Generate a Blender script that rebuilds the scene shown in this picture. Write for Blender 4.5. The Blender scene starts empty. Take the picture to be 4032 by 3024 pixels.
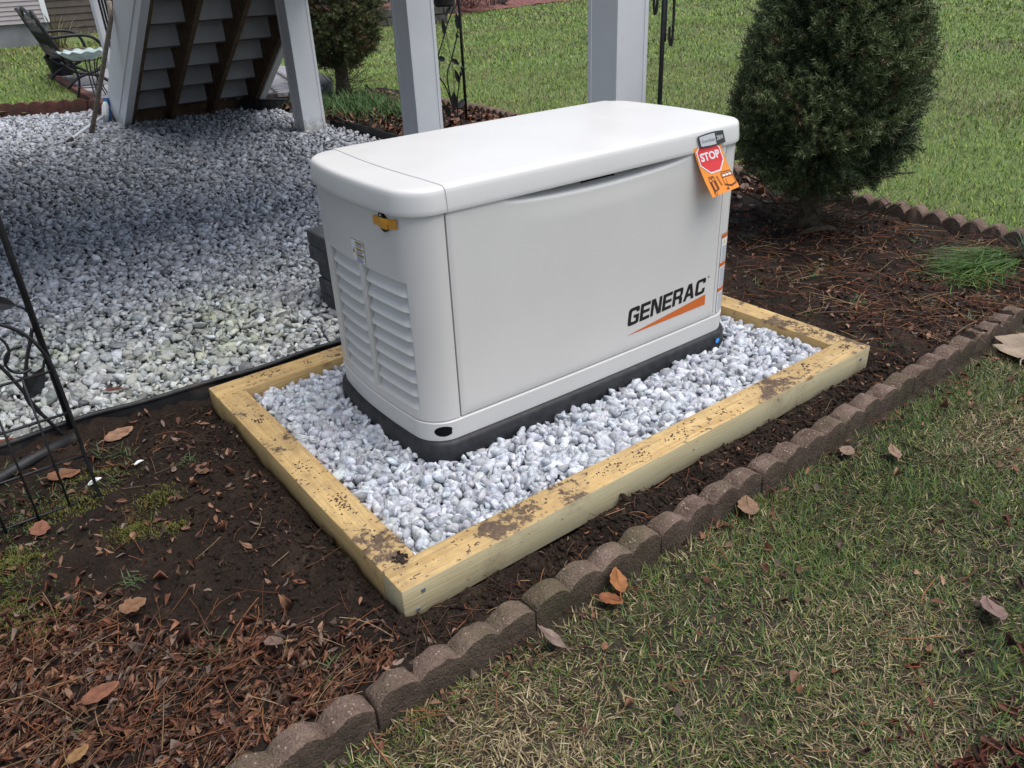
import bpy, bmesh, math, random
import numpy as np
from mathutils import Matrix, Vector
rng = np.random.default_rng(7)
random.seed(7)
scene = bpy.context.scene
COL = scene.collection

# ------------------------------------------------------------------ camera, sky, sun, exposure
CAM = np.array([-0.5572, -1.1890, 1.2793])
FPX = 3128.33 / 4032.0
def cam_rot(rx, rz, ro):
    cx, sx, cz, sz, cy, sy = math.cos(rx), math.sin(rx), math.cos(rz), math.sin(rz), math.cos(ro), math.sin(ro)
    Rx = np.array([[1, 0, 0], [0, cx, -sx], [0, sx, cx]])
    Rz = np.array([[cz, -sz, 0], [sz, cz, 0], [0, 0, 1]])
    Ro = np.array([[cy, -sy, 0], [sy, cy, 0], [0, 0, 1]])
    return Rz @ Rx @ Ro
CM = cam_rot(1.0754, -0.6346, -0.0461)
cam_data = bpy.data.cameras.new('camera')
cam = bpy.data.objects.new('camera', cam_data)
COL.objects.link(cam)
M4 = np.eye(4); M4[:3, :3] = CM; M4[:3, 3] = CAM
cam.matrix_world = Matrix(M4.tolist())
cam_data.sensor_fit = 'HORIZONTAL'
cam_data.sensor_width = 36.0
cam_data.lens = 36.0 * FPX
cam_data.clip_start = 0.02
cam_data.clip_end = 500.0
cam_data.dof.use_dof = True
cam_data.dof.focus_distance = 2.4
cam_data.dof.aperture_fstop = 14.0
scene.camera = cam

world = bpy.data.worlds.new('World')
scene.world = world
world.use_nodes = True
wn = world.node_tree
wn.nodes.clear()
SUN_EL, SUN_AZ = math.radians(70), math.radians(145)      # azimuth clockwise from +Y
sky = wn.nodes.new('ShaderNodeTexSky')
sky.sky_type = 'NISHITA'
sky.sun_disc = False
sky.sun_elevation = SUN_EL
sky.sun_rotation = SUN_AZ
sky.air_density = 1.0
sky.dust_density = 2.0
sky.ozone_density = 0.6
bg = wn.nodes.new('ShaderNodeBackground')
bg.inputs['Strength'].default_value = 0.08
wo = wn.nodes.new('ShaderNodeOutputWorld')
hsv = wn.nodes.new('ShaderNodeHueSaturation')
hsv.inputs['Saturation'].default_value = 0.75
wn.links.new(sky.outputs[0], hsv.inputs['Color'])
wn.links.new(hsv.outputs[0], bg.inputs['Color'])
wn.links.new(bg.outputs[0], wo.inputs['Surface'])
sun_data = bpy.data.lights.new('sun', 'SUN')
sun_data.energy = 1.5
sun_data.angle = math.radians(55)
sun_data.color = (1.0, 0.985, 0.965)
sun = bpy.data.objects.new('sun', sun_data)
COL.objects.link(sun)
sdir = Vector((math.sin(SUN_AZ) * math.cos(SUN_EL), math.cos(SUN_AZ) * math.cos(SUN_EL), math.sin(SUN_EL)))
sun.rotation_euler = sdir.to_track_quat('Z', 'Y').to_euler()
sun.location = (4, -4, 8)
vs = scene.view_settings
vs.view_transform = 'Standard'
vs.look = 'None'
vs.exposure = 1.08
vs.gamma = 1.0
vs.use_curve_mapping = False
scene.cycles.max_bounces = 8
scene.cycles.transparent_max_bounces = 8

# ------------------------------------------------------------------ helpers: noise, view test
def _h(ix, iy, seed):
    n = (ix.astype(np.int64) * 374761393 + iy.astype(np.int64) * 668265263 + seed * 1442695041) & 0x7fffffff
    n = ((n ^ (n >> 13)) * 1274126177) & 0x7fffffff
    n = n ^ (n >> 16)
    return (n & 0xffffff) / float(0xffffff)
def vnoise(x, y, seed=0):
    x = np.asarray(x, float); y = np.asarray(y, float)
    ix, iy = np.floor(x), np.floor(y)
    fx, fy = x - ix, y - iy
    fx = fx * fx * (3 - 2 * fx); fy = fy * fy * (3 - 2 * fy)
    a = _h(ix, iy, seed); b = _h(ix + 1, iy, seed); c = _h(ix, iy + 1, seed); d = _h(ix + 1, iy + 1, seed)
    return (a * (1 - fx) + b * fx) * (1 - fy) + (c * (1 - fx) + d * fx) * fy
def fbm(x, y, s, seed=0, oct=4):
    v = 0; a = 1; t = 0
    for i in range(oct):
        v = v + a * (vnoise(x * s, y * s, seed + i * 17) - 0.5); t += a; a *= 0.5; s *= 2.03
    return v / t * 2
def sstep(a, b, x):
    t = np.clip((np.asarray(x, float) - a) / (b - a), 0, 1)
    return t * t * (3 - 2 * t)
def in_view(P, mx=0.22, my=0.25):
    q = (P - CAM) @ CM
    z = -q[:, 2]
    u = FPX * q[:, 0] / np.maximum(z, 1e-3)
    v = FPX * q[:, 1] / np.maximum(z, 1e-3)
    return (z > 0.15) & (np.abs(u) < 0.5 + mx) & (np.abs(v) < 0.375 + my)

# ------------------------------------------------------------------ helpers: objects
def props(o, label=None, cat=None, group=None, kind=None):
    if label: o['label'] = label
    if cat: o['category'] = cat
    if group: o['group'] = group
    if kind: o['kind'] = kind
    return o
def empty(name, loc=(0, 0, 0), rz=0.0, **kw):
    o = bpy.data.objects.new(name, None)
    o.empty_display_size = 0.05
    o.location = loc
    o.rotation_euler = (0, 0, rz)
    COL.objects.link(o)
    return props(o, **kw)
def link_mesh(name, me, mats, parent=None, smooth=False, **kw):
    if not isinstance(mats, (list, tuple)): mats = [mats]
    for m in mats: me.materials.append(m)
    if smooth: me.shade_smooth()
    o = bpy.data.objects.new(name, me)
    COL.objects.link(o)
    if parent is not None: o.parent = parent
    return props(o, **kw)
def np_obj(name, V, F, mats, col=None, parent=None, smooth=False, midx=None, **kw):
    """V (n,3); F (m,3) or (m,4) int array or list of faces"""
    me = bpy.data.meshes.new(name)
    V = np.asarray(V, np.float32)
    if isinstance(F, np.ndarray):
        k = F.shape[1]; nf = len(F)
        me.vertices.add(len(V)); me.vertices.foreach_set('co', V.ravel())
        me.loops.add(nf * k); me.loops.foreach_set('vertex_index', F.astype(np.int32).ravel())
        me.polygons.add(nf)
        me.polygons.foreach_set('loop_start', np.arange(0, nf * k, k, dtype=np.int32))
        me.update(calc_edges=True)
    else:
        me.from_pydata([tuple(map(float, v)) for v in V], [], [tuple(int(i) for i in f) for f in F])
        me.update()
    if midx is not None: me.polygons.foreach_set('material_index', np.asarray(midx, np.int32))
    if col is not None:
        a = me.attributes.new('Col', 'FLOAT_COLOR', 'POINT')
        c = np.ones((len(V), 4), np.float32); c[:, :3] = col
        a.data.foreach_set('color', c.ravel())
    return link_mesh(name, me, mats, parent, smooth, **kw)

class MB:
    """collects simple shapes into one mesh"""
    def __init__(s): s.V = []; s.F = []; s.M = []
    def add(s, V, F, m=0):
        b = len(s.V)
        s.V += [tuple(v) for v in V]
        s.F += [tuple(b + i for i in f) for f in F]
        s.M += [m] * len(F)
        return s
    def box(s, c, d, m=0, R=None, bev=0.0):
        c = np.array(c, float); h = np.array(d, float) / 2
        if bev > 0:
            b = min(bev, h.min() * 0.9)
            V = []
            for sx in (-1, 1):
                for sy in (-1, 1):
                    for sz in (-1, 1):
                        V += [(sx * h[0], sy * (h[1] - b), sz * (h[2] - b)), (sx * (h[0] - b), sy * h[1], sz * (h[2] - b)), (sx * (h[0] - b), sy * (h[1] - b), sz * h[2])]
            V = np.array(V)
            def I(sx, sy, sz, k): return ((sx > 0) * 4 + (sy > 0) * 2 + (sz > 0)) * 3 + k
            F = []
            for a in (-1, 1):
                F.append([I(a, -1, -1, 0), I(a, 1, -1, 0), I(a, 1, 1, 0), I(a, -1, 1, 0)][::1 if a > 0 else -1])
                F.append([I(-1, a, -1, 1), I(-1, a, 1, 1), I(1, a, 1, 1), I(1, a, -1, 1)][::1 if a > 0 else -1])
                F.append([I(-1, -1, a, 2), I(1, -1, a, 2), I(1, 1, a, 2), I(-1, 1, a, 2)][::1 if a > 0 else -1])
            for a in (-1, 1):
                for b2 in (-1, 1):
                    F.append([I(a, b2, -1, 0), I(a, b2, 1, 0), I(a, b2, 1, 1), I(a, b2, -1, 1)][::-1 if a * b2 > 0 else 1][::-1])
                    F.append([I(a, -1, b2, 0), I(a, 1, b2, 0), I(a, 1, b2, 2), I(a, -1, b2, 2)][::1 if a * b2 > 0 else -1][::-1])
                    F.append([I(-1, a, b2, 1), I(1, a, b2, 1), I(1, a, b2, 2), I(-1, a, b2, 2)][::-1 if a * b2 > 0 else 1][::-1])
            for sx in (-1, 1):
                for sy in (-1, 1):
                    for sz in (-1, 1):
                        f = [I(sx, sy, sz, 0), I(sx, sy, sz, 1), I(sx, sy, sz, 2)]
                        F.append(f if sx * sy * sz > 0 else f[::-1])
        else:
            V = np.array([(x, y, z) for x in (-1, 1) for y in (-1, 1) for z in (-1, 1)]) * h
            F = [(0, 1, 3, 2), (4, 6, 7, 5), (0, 4, 5, 1), (2, 3, 7, 6), (0, 2, 6, 4), (1, 5, 7, 3)]
        if R is not None: V = V @ np.array(R).T
        return s.add(V + c, F, m)
    def tube(s, pts, r, n=8, m=0, cap=True):
        pts = [np.array(p, float) for p in pts]
        rs = r if isinstance(r, (list, tuple, np.ndarray)) else [r] * len(pts)
        up = np.array([0, 0, 1.0]); V = []
        prev = None
        for i, p in enumerate(pts):
            t = pts[min(i + 1, len(pts) - 1)] - pts[max(i - 1, 0)]
            t = t / (np.linalg.norm(t) + 1e-9)
            if prev is None:
                a = np.cross(t, up)
                if np.linalg.norm(a) < 1e-3: a = np.cross(t, [1, 0, 0])
            else:
                a = prev - t * (prev @ t)
            a /= np.linalg.norm(a) + 1e-9; prev = a
            b = np.cross(t, a)
            for k in range(n):
                w = 2 * math.pi * k / n
                V.append(p + rs[i] * (math.cos(w) * a + math.sin(w) * b))
        F = []
        for i in range(len(pts) - 1):
            for k in range(n):
                F.append((i * n + k, i * n + (k + 1) % n, (i + 1) * n + (k + 1) % n, (i + 1) * n + k))
        if cap:
            F.append(tuple(range(n))[::-1]); F.append(tuple((len(pts) - 1) * n + k for k in range(n)))
        return s.add(V, F, m)
    def prism(s, poly, axis, a, b, m=0):
        """poly list of 2D points, extruded along axis (0,1,2) from a to b"""
        n = len(poly); V = []
        for w in (a, b):
            for p in poly:
                q = [p[0], p[1]]; q.insert(axis, w); V.append(q)
        F = [tuple(range(n))[::-1], tuple(range(n, 2 * n))]
        for k in range(n): F.append((k, (k + 1) % n, n + (k + 1) % n, n + k))
        return s.add(V, F, m)
    def lathe(s, prof, c=(0, 0, 0), n=24, m=0):
        V = []; F = []
        for r, z in prof:
            for k in range(n):
                w = 2 * math.pi * k / n
                V.append((c[0] + r * math.cos(w), c[1] + r * math.sin(w), c[2] + z))
        for i in range(len(prof) - 1):
            for k in range(n):
                F.append((i * n + k, i * n + (k + 1) % n, (i + 1) * n + (k + 1) % n, (i + 1) * n + k))
        return s.add(V, F, m)
    def build(s, name, mats, parent=None, smooth=False, **kw):
        me = bpy.data.meshes.new(name)
        me.from_pydata([tuple(map(float, v)) for v in s.V], [], s.F)
        me.polygons.foreach_set('material_index', np.array(s.M, np.int32))
        me.update()
        bm = bmesh.new(); bm.from_mesh(me)
        bmesh.ops.recalc_face_normals(bm, faces=bm.faces)
        bm.to_mesh(me); bm.free()
        return link_mesh(name, me, mats, parent, smooth, **kw)
def smooth_by_angle(o, deg=35):
    me = o.data
    me.shade_smooth()
    bm = bmesh.new(); bm.from_mesh(me)
    for e in bm.edges:
        if len(e.link_faces) == 2 and e.calc_face_angle(0) > math.radians(deg): e.smooth = False
    bm.to_mesh(me); bm.free()
    return o
def rot_z(a):
    c, s = math.cos(a), math.sin(a)
    return np.array([[c, -s, 0], [s, c, 0], [0, 0, 1.0]])
def rand_rot(n, tilt=None):
    """random rotations; tilt=None full, else yaw with given max tilt (radians)"""
    if tilt is None:
        q = rng.normal(size=(n, 4)); q /= np.linalg.norm(q, axis=1)[:, None]
        w, x, y, z = q.T
        return np.stack([1 - 2 * (y * y + z * z), 2 * (x * y - z * w), 2 * (x * z + y * w), 2 * (x * y + z * w), 1 - 2 * (x * x + z * z), 2 * (y * z - x * w),
                         2 * (x * z - y * w), 2 * (y * z + x * w), 1 - 2 * (x * x + y * y)], 1).reshape(n, 3, 3)
    a = rng.uniform(0, 2 * math.pi, n); t = rng.normal(0, tilt, n); u = rng.normal(0, tilt, n)
    Z = np.zeros((n, 3, 3)); Z[:, 0, 0] = np.cos(a); Z[:, 0, 1] = -np.sin(a); Z[:, 1, 0] = np.sin(a); Z[:, 1, 1] = np.cos(a); Z[:, 2, 2] = 1
    X = np.zeros((n, 3, 3)); X[:, 0, 0] = 1; X[:, 1, 1] = np.cos(t); X[:, 1, 2] = -np.sin(t); X[:, 2, 1] = np.sin(t); X[:, 2, 2] = np.cos(t)
    Y = np.zeros((n, 3, 3)); Y[:, 1, 1] = 1; Y[:, 0, 0] = np.cos(u); Y[:, 0, 2] = np.sin(u); Y[:, 2, 0] = -np.sin(u); Y[:, 2, 2] = np.cos(u)
    return Z @ X @ Y
def inst(TV, TF, pos, rot, scl, col):
    """many copies of a template as one vertex/face array; TV (k,3) or (n,k,3)"""
    n = len(pos)
    if TV.ndim == 2: TV = np.broadcast_to(TV, (n,) + TV.shape)
    k = TV.shape[1]
    P = TV * scl[:, None, :]
    P = np.einsum('nij,nkj->nki', rot, P) + pos[:, None, :]
    F = (TF[None] + (np.arange(n) * k)[:, None, None]).reshape(-1, TF.shape[1])
    C = np.repeat(col, k, axis=0)
    return P.reshape(-1, 3), F, C
def merge(parts):
    V, F, C, b = [], [], [], 0
    for v, f, c in parts:
        V.append(v); F.append(f + b); C.append(c); b += len(v)
    return np.concatenate(V), np.concatenate(F), np.concatenate(C)
def ico(sub):
    bm = bmesh.new(); bmesh.ops.create_icosphere(bm, subdivisions=sub, radius=1.0)
    V = np.array([v.co[:] for v in bm.verts]); F = np.array([[v.index for v in f.verts] for f in bm.faces]); bm.free()
    return V, F
ICO = {s: ico(s) for s in (1, 2, 3)}
def pebbles(pos, size, col, sub, cuts=7, flat=(0.55, 0.85), dmin=0.5, tilt=None, dmax=0.92):
    V, F = ICO[sub]
    n = len(pos)
    N = rng.normal(size=(n, cuts, 3)); N /= np.linalg.norm(N, axis=2)[:, :, None]
    D = rng.uniform(dmin, dmax, (n, cuts))
    dots = np.einsum('vj,ncj->nvc', V, N)
    lim = np.where(dots > 0.05, D[:, None, :] / np.maximum(dots, 0.05), 9)
    r = np.minimum(1.0, lim.min(2))
    TV = V[None] * r[:, :, None]
    s = np.stack([size * rng.uniform(0.95, 1.55, n), size * rng.uniform(0.72, 1.05, n), size * rng.uniform(*flat, n)], 1)
    return inst(TV, F, pos, rand_rot(n, tilt), s, col)

# ------------------------------------------------------------------ helpers: materials
def mk(name):
    m = bpy.data.materials.new(name); m.use_nodes = True
    nt = m.node_tree; nt.nodes.clear()
    out = nt.nodes.new('ShaderNodeOutputMaterial')
    b = nt.nodes.new('ShaderNodeBsdfPrincipled')
    nt.links.new(b.outputs[0], out.inputs[0])
    return m, nt, b
def noise(nt, vec, scale, detail=4, rough=0.55, dist=0.0):
    n = nt.nodes.new('ShaderNodeTexNoise')
    n.inputs['Scale'].default_value = scale; n.inputs['Detail'].default_value = detail
    n.inputs['Roughness'].default_value = rough; n.inputs['Distortion'].default_value = dist
    if vec is not None: nt.links.new(vec, n.inputs['Vector'])
    return n.outputs['Fac']
def ramp(nt, fac, stops):
    r = nt.nodes.new('ShaderNodeValToRGB')
    els = r.color_ramp.elements
    while len(els) < len(stops): els.new(0.5)
    for e, (p, c) in zip(els, stops):
        e.position = p; e.color = (*c, 1) if len(c) == 3 else c
    nt.links.new(fac, r.inputs[0])
    return r.outputs[0]
def mix(nt, fac, a, b, mode='MIX'):
    n = nt.nodes.new('ShaderNodeMix'); n.data_type = 'RGBA'; n.blend_type = mode
    for inp, v in ((n.inputs[0], fac), (n.inputs[6], a), (n.inputs[7], b)):
        if isinstance(v, (int, float)): inp.default_value = v
        elif isinstance(v, tuple): inp.default_value = (*v, 1)
        else: nt.links.new(v, inp)
    return n.outputs[2]
def math_n(nt, op, a, b=0.0, clamp=False):
    n = nt.nodes.new('ShaderNodeMath'); n.operation = op; n.use_clamp = clamp
    for inp, v in ((n.inputs[0], a), (n.inputs[1], b)):
        if isinstance(v, (int, float)): inp.default_value = v
        else: nt.links.new(v, inp)
    return n.outputs[0]
def coords(nt, kind='Object', scale=None):
    t = nt.nodes.new('ShaderNodeTexCoord')
    v = t.outputs[kind]
    if scale:
        mp = nt.nodes.new('ShaderNodeMapping'); mp.inputs['Scale'].default_value = scale
        nt.links.new(v, mp.inputs[0]); v = mp.outputs[0]
    return v
def wpos(nt):
    return nt.nodes.new('ShaderNodeNewGeometry').outputs['Position']
def bump(nt, b, h, strength=0.3, dist=0.01):
    n = nt.nodes.new('ShaderNodeBump')
    n.inputs['Strength'].default_value = strength; n.inputs['Distance'].default_value = dist
    nt.links.new(h, n.inputs['Height'])
    nt.links.new(n.outputs[0], b.inputs['Normal'])
def setc(nt, b, c):
    if isinstance(c, tuple): b.inputs['Base Color'].default_value = (*c, 1)
    else: nt.links.new(c, b.inputs['Base Color'])
def flat(name, c, rough=0.5, spec=0.5, metal=0.0):
    m, nt, b = mk(name)
    setc(nt, b, c)
    b.inputs['Roughness'].default_value = rough
    b.inputs['Specular IOR Level'].default_value = spec
    b.inputs['Metallic'].default_value = metal
    return m
def mottled(name, c1, c2, scale=20, rough=0.7, bs=0.2, bscale=60, bd=0.004, spec=0.4, lo=0.35, hi=0.65, world=True, c3=None, s3=5, t3=(0.55, 0.7)):
    m, nt, b = mk(name)
    v = wpos(nt) if world else coords(nt)
    c = ramp(nt, noise(nt, v, scale, 5), [(lo, c1), (hi, c2)])
    if c3: c = mix(nt, ramp(nt, noise(nt, v, s3, 4), [(t3[0], (0, 0, 0)), (t3[1], (1, 1, 1))]), c, c3)
    setc(nt, b, c)
    b.inputs['Roughness'].default_value = rough
    b.inputs['Specular IOR Level'].default_value = spec
    if bs > 0: bump(nt, b, noise(nt, v, bscale, 5), bs, bd)
    return m
def vcol(name, rough=0.7, spec=0.3, nscale=80, namt=0.35, bs=0.0, bscale=200, bd=0.002, trans=0.0):
    """colour stored per piece, broken up with a fine noise"""
    m, nt, b = mk(name)
    a = nt.nodes.new('ShaderNodeAttribute'); a.attribute_name = 'Col'
    c = a.outputs['Color']
    if namt > 0:
        f = ramp(nt, noise(nt, wpos(nt), nscale, 4), [(0.3, (1 - namt,) * 3), (0.7, (1 + namt * 0.4,) * 3)])
        c = mix(nt, 1.0, c, f, 'MULTIPLY')
    setc(nt, b, c)
    b.inputs['Roughness'].default_value = rough
    b.inputs['Specular IOR Level'].default_value = spec
    if trans > 0: 
        b.inputs['Subsurface Weight'].default_value = 0.0
    if bs > 0: bump(nt, b, noise(nt, wpos(nt), bscale, 4), bs, bd)
    return m

def marble(name, tint, vein, sc, bs=0.25):
    m, nt, b = mk(name)
    v = wpos(nt)
    a = nt.nodes.new('ShaderNodeAttribute'); a.attribute_name = 'Col'
    f = ramp(nt, noise(nt, v, sc, 6, 0.65, 1.2), [(0.36, vein), (0.52, (1, 1, 1))])
    f2 = ramp(nt, noise(nt, v, sc * 5, 4), [(0.3, (0.86, 0.86, 0.86)), (0.6, (1.04, 1.04, 1.04))])
    c = mix(nt, 1.0, mix(nt, 1.0, a.outputs['Color'], f, 'MULTIPLY'), f2, 'MULTIPLY')
    setc(nt, b, c)
    b.inputs['Roughness'].default_value = 0.62
    b.inputs['Specular IOR Level'].default_value = 0.35
    bump(nt, b, noise(nt, v, sc * 4, 5), bs, 0.004)
    return m

def wood(name, light, dark, mudamt=0.55, stain=None, ringamt=0.6):
    m, nt, b = mk(name)
    t = nt.nodes.new('ShaderNodeTexCoord')
    oi = nt.nodes.new('ShaderNodeObjectInfo')
    mp = nt.nodes.new('ShaderNodeMapping'); mp.inputs['Scale'].default_value = (1.2, 9, 9)
    cmb = nt.nodes.new('ShaderNodeCombineXYZ')
    nt.links.new(math_n(nt, 'MULTIPLY', oi.outputs['Random'], 31.0), cmb.inputs[0])
    nt.links.new(cmb.outputs[0], mp.inputs['Location'])
    nt.links.new(t.outputs['Object'], mp.inputs[0])
    sep = nt.nodes.new('ShaderNodeSeparateXYZ'); nt.links.new(t.outputs['Object'], sep.inputs[0])
    # growth rings round a pith below the timber, wandering along its length
    wob = noise(nt, mp.outputs[0], 1.0, 3)
    dy = math_n(nt, 'ADD', sep.outputs[1], math_n(nt, 'MULTIPLY', math_n(nt, 'SUBTRACT', wob, 0.5), 0.12))
    dz = math_n(nt, 'ADD', sep.outputs[2], 0.075)
    r = math_n(nt, 'SQRT', math_n(nt, 'ADD', math_n(nt, 'MULTIPLY', dy, dy), math_n(nt, 'MULTIPLY', dz, dz)))
    ring = math_n(nt, 'SINE', math_n(nt, 'ADD', math_n(nt, 'MULTIPLY', r, 820.0), math_n(nt, 'MULTIPLY', noise(nt, mp.outputs[0], 3.0, 4), 16.0)))
    ringc = ramp(nt, math_n(nt, 'MULTIPLY_ADD', ring, 0.5), [(0.0, (0, 0, 0)), (1.0, (1, 1, 1))])
    rn = ringc.node; rn.inputs[0].links[0].from_node.inputs[2].default_value = 0.5
    mp2 = nt.nodes.new('ShaderNodeMapping'); mp2.inputs['Scale'].default_value = (6, 160, 160)
    nt.links.new(t.outputs['Object'], mp2.inputs[0])
    fib = noise(nt, mp2.outputs[0], 1.0, 4)
    c = mix(nt, math_n(nt, 'MULTIPLY', math_n(nt, 'MULTIPLY', ringc, ramp(nt, noise(nt, mp.outputs[0], 2.2, 3), [(0.3, (0.25,) * 3), (0.7, (1.2,) * 3)])), ringamt), light, dark)
    c = mix(nt, ramp(nt, fib, [(0.40, (0, 0, 0)), (0.70, (0.75, 0.75, 0.75))]), c, dark)
    big = noise(nt, mp.outputs[0], 0.8, 3)
    if stain: c = mix(nt, ramp(nt, big, [(0.42, (0, 0, 0)), (0.62, (0.75, 0.75, 0.75))]), c, stain)
    vk = nt.nodes.new('ShaderNodeTexVoronoi'); vk.inputs['Scale'].default_value = 1.0
    mpk = nt.nodes.new('ShaderNodeMapping'); mpk.inputs['Scale'].default_value = (3.2, 7.5, 7.5)
    nt.links.new(cmb.outputs[0], mpk.inputs['Location']); nt.links.new(t.outputs['Object'], mpk.inputs[0]); nt.links.new(mpk.outputs[0], vk.inputs['Vector'])
    c = mix(nt, ramp(nt, vk.outputs['Distance'], [(0.05, (0.85,) * 3), (0.075, (0.45,) * 3), (0.10, (0.0,) * 3)]), c, (0.16, 0.075, 0.028))
    # trodden and splashed mud, mostly where it can lie
    v = wpos(nt)
    geo = nt.nodes.new('ShaderNodeNewGeometry')
    sn = nt.nodes.new('ShaderNodeSeparateXYZ'); nt.links.new(geo.outputs['Normal'], sn.inputs[0])
    up = math_n(nt, 'MULTIPLY_ADD', sn.outputs[2], 0.10)
    up.node.inputs[2].default_value = -0.055
    big2 = noise(nt, v, 6.5, 3)
    med = noise(nt, v, 38, 6, 0.75)
    spots = math_n(nt, 'ADD', noise(nt, v, 85, 2, 0.5), math_n(nt, 'MULTIPLY', math_n(nt, 'SUBTRACT', noise(nt, v, 9, 3), 0.5), 0.35))
    pat = math_n(nt, 'ADD', math_n(nt, 'MULTIPLY', big2, 0.55), math_n(nt, 'MULTIPLY', med, 0.45))
    pat = math_n(nt, 'ADD', pat, up)
    sw = nt.nodes.new('ShaderNodeSeparateXYZ'); nt.links.new(v, sw.inputs[0])
    def mr(sock, a, b, lo, hi):
        q = nt.nodes.new('ShaderNodeMapRange'); q.interpolation_type = 'SMOOTHSTEP'
        for k_, x_ in zip((1, 2, 3, 4), (a, b, lo, hi)): q.inputs[k_].default_value = x_
        nt.links.new(sock, q.inputs[0]); return q.outputs[0]
    pat = math_n(nt, 'ADD', pat, mr(sw.outputs[0], 0.95, 1.45, 0.0, 0.035))      # most trodden at the right end
    pat = math_n(nt, 'ADD', pat, mr(sw.outputs[2], 0.035, 0.0, 0.0, 0.060))      # splashed along the ground
    mud = ramp(nt, pat, [(mudamt + 0.035, (0, 0, 0)), (mudamt + 0.065, (1, 1, 1))])
    sp = ramp(nt, math_n(nt, 'ADD', spots, math_n(nt, 'MULTIPLY', up, 0.7)), [(0.675, (0, 0, 0)), (0.70, (1, 1, 1))])
    dirt = math_n(nt, 'MAXIMUM', mud, sp)
    dust = ramp(nt, pat, [(mudamt - 0.10, (0, 0, 0)), (mudamt + 0.06, (0.45, 0.45, 0.45))])
    c = mix(nt, dust, c, (0.20, 0.14, 0.085))
    mudc = ramp(nt, noise(nt, v, 120, 4), [(0.35, (0.045, 0.028, 0.022)), (0.7, (0.12, 0.08, 0.062))])
    c = mix(nt, math_n(nt, 'MULTIPLY', dirt, 0.88), c, mudc)
    setc(nt, b, c)
    b.inputs['Roughness'].default_value = 0.6
    b.inputs['Specular IOR Level'].default_value = 0.35
    h = math_n(nt, 'ADD', math_n(nt, 'MULTIPLY', fib, 0.35), math_n(nt, 'MULTIPLY', dirt, 0.9))
    bump(nt, b, h, 0.5, 0.003)
    return m

MAT = {}
MAT['paint'] = None
def paint(name, c):
    m, nt, b = mk(name)
    v = coords(nt)
    f = ramp(nt, noise(nt, v, 3.5, 4), [(0.3, tuple(x * 0.965 for x in c)), (0.7, tuple(min(1, x * 1.02) for x in c))])
    sm = ramp(nt, noise(nt, v, 14, 6, 0.7), [(0.60, (0, 0, 0)), (0.78, (0.12, 0.12, 0.12))])
    f = mix(nt, sm, f, (0.5, 0.48, 0.45))
    setc(nt, b, f)
    rr = ramp(nt, noise(nt, v, 9, 4), [(0.3, (0.30,) * 3), (0.7, (0.42,) * 3)])
    nt.links.new(rr, b.inputs['Roughness'])
    b.inputs['Specular IOR Level'].default_value = 0.45
    bump(nt, b, noise(nt, v, 900, 2), 0.06, 0.0006)
    return m
MAT['paint'] = paint('shell_paint', (0.655, 0.637, 0.602))
MAT['lid'] = paint('lid_paint', (0.69, 0.675, 0.648))
MAT['dark'] = flat('inner_shade', (0.012, 0.012, 0.013), 0.9, 0.1)  # near-black colour standing in for the shade inside the casing
MAT['base'] = mottled('black_composite', (0.014, 0.014, 0.016), (0.03, 0.03, 0.033), 40, 0.55, 0.15, 250, 0.001, 0.4, world=False, c3=(0.09, 0.085, 0.08), s3=22, t3=(0.62, 0.85))
MAT['ink'] = flat('black_print', (0.008, 0.008, 0.009), 0.4, 0.4)
MAT['orange_print'] = flat('orange_print', (0.62, 0.14, 0.02), 0.4, 0.4)
MAT['white_print'] = flat('white_print', (0.80, 0.80, 0.80), 0.45, 0.4)
MAT['red_print'] = flat('red_print', (0.72, 0.045, 0.05), 0.4, 0.4)
MAT['tag_orange'] = flat('tag_orange', (0.86, 0.28, 0.035), 0.4, 0.4)
MAT['yellow_print'] = flat('yellow_print', (0.62, 0.44, 0.03), 0.45, 0.4)
MAT['blue_dot'] = flat('blue_dot', (0.06, 0.36, 0.85), 0.4, 0.4)
MAT['badge_grey'] = flat('badge_grey', (0.05, 0.055, 0.065), 0.3, 0.5)
MAT['badge_silver'] = flat('badge_silver', (0.60, 0.61, 0.63), 0.45, 0.4, 0.0)
MAT['tape'] = mottled('orange_tape', (0.62, 0.27, 0.03), (0.74, 0.34, 0.04), 30, 0.45, 0.1, 60, 0.002, world=False)
MAT['metal_black'] = mottled('black_metal', (0.008, 0.008, 0.009), (0.02, 0.02, 0.021), 30, 0.5, 0.1, 120, 0.001, 0.4)
MAT['plastic_black'] = mottled('black_plastic', (0.010, 0.010, 0.011), (0.028, 0.028, 0.029), 12, 0.55, 0.15, 50, 0.003, 0.4, c3=(0.06, 0.05, 0.042), s3=9)
MAT['vinyl'] = mottled('white_vinyl', (0.74, 0.745, 0.76), (0.79, 0.795, 0.805), 3, 0.45, 0.0, c3=(0.60, 0.61, 0.54), s3=6, t3=(0.66, 0.8))
def _splash(m):
    nt = m.node_tree; b = [n for n in nt.nodes if n.type == 'BSDF_PRINCIPLED'][0]
    old = b.inputs['Base Color'].links[0].from_socket
    v = wpos(nt); sp = nt.nodes.new('ShaderNodeSeparateXYZ'); nt.links.new(v, sp.inputs[0])
    q = nt.nodes.new('ShaderNodeMapRange')
    for k_, x_ in zip((1, 2, 3, 4), (0.28, 0.03, -0.25, 0.30)): q.inputs[k_].default_value = x_
    nt.links.new(sp.outputs[2], q.inputs[0])
    f = ramp(nt, math_n(nt, 'ADD', noise(nt, v, 22, 5, 0.7), q.outputs[0]), [(0.62, (0, 0, 0)), (0.85, (0.6, 0.6, 0.6))])
    nt.links.new(mix(nt, f, old, (0.30, 0.27, 0.20)), b.inputs['Base Color'])
_splash(MAT['vinyl'])
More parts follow.
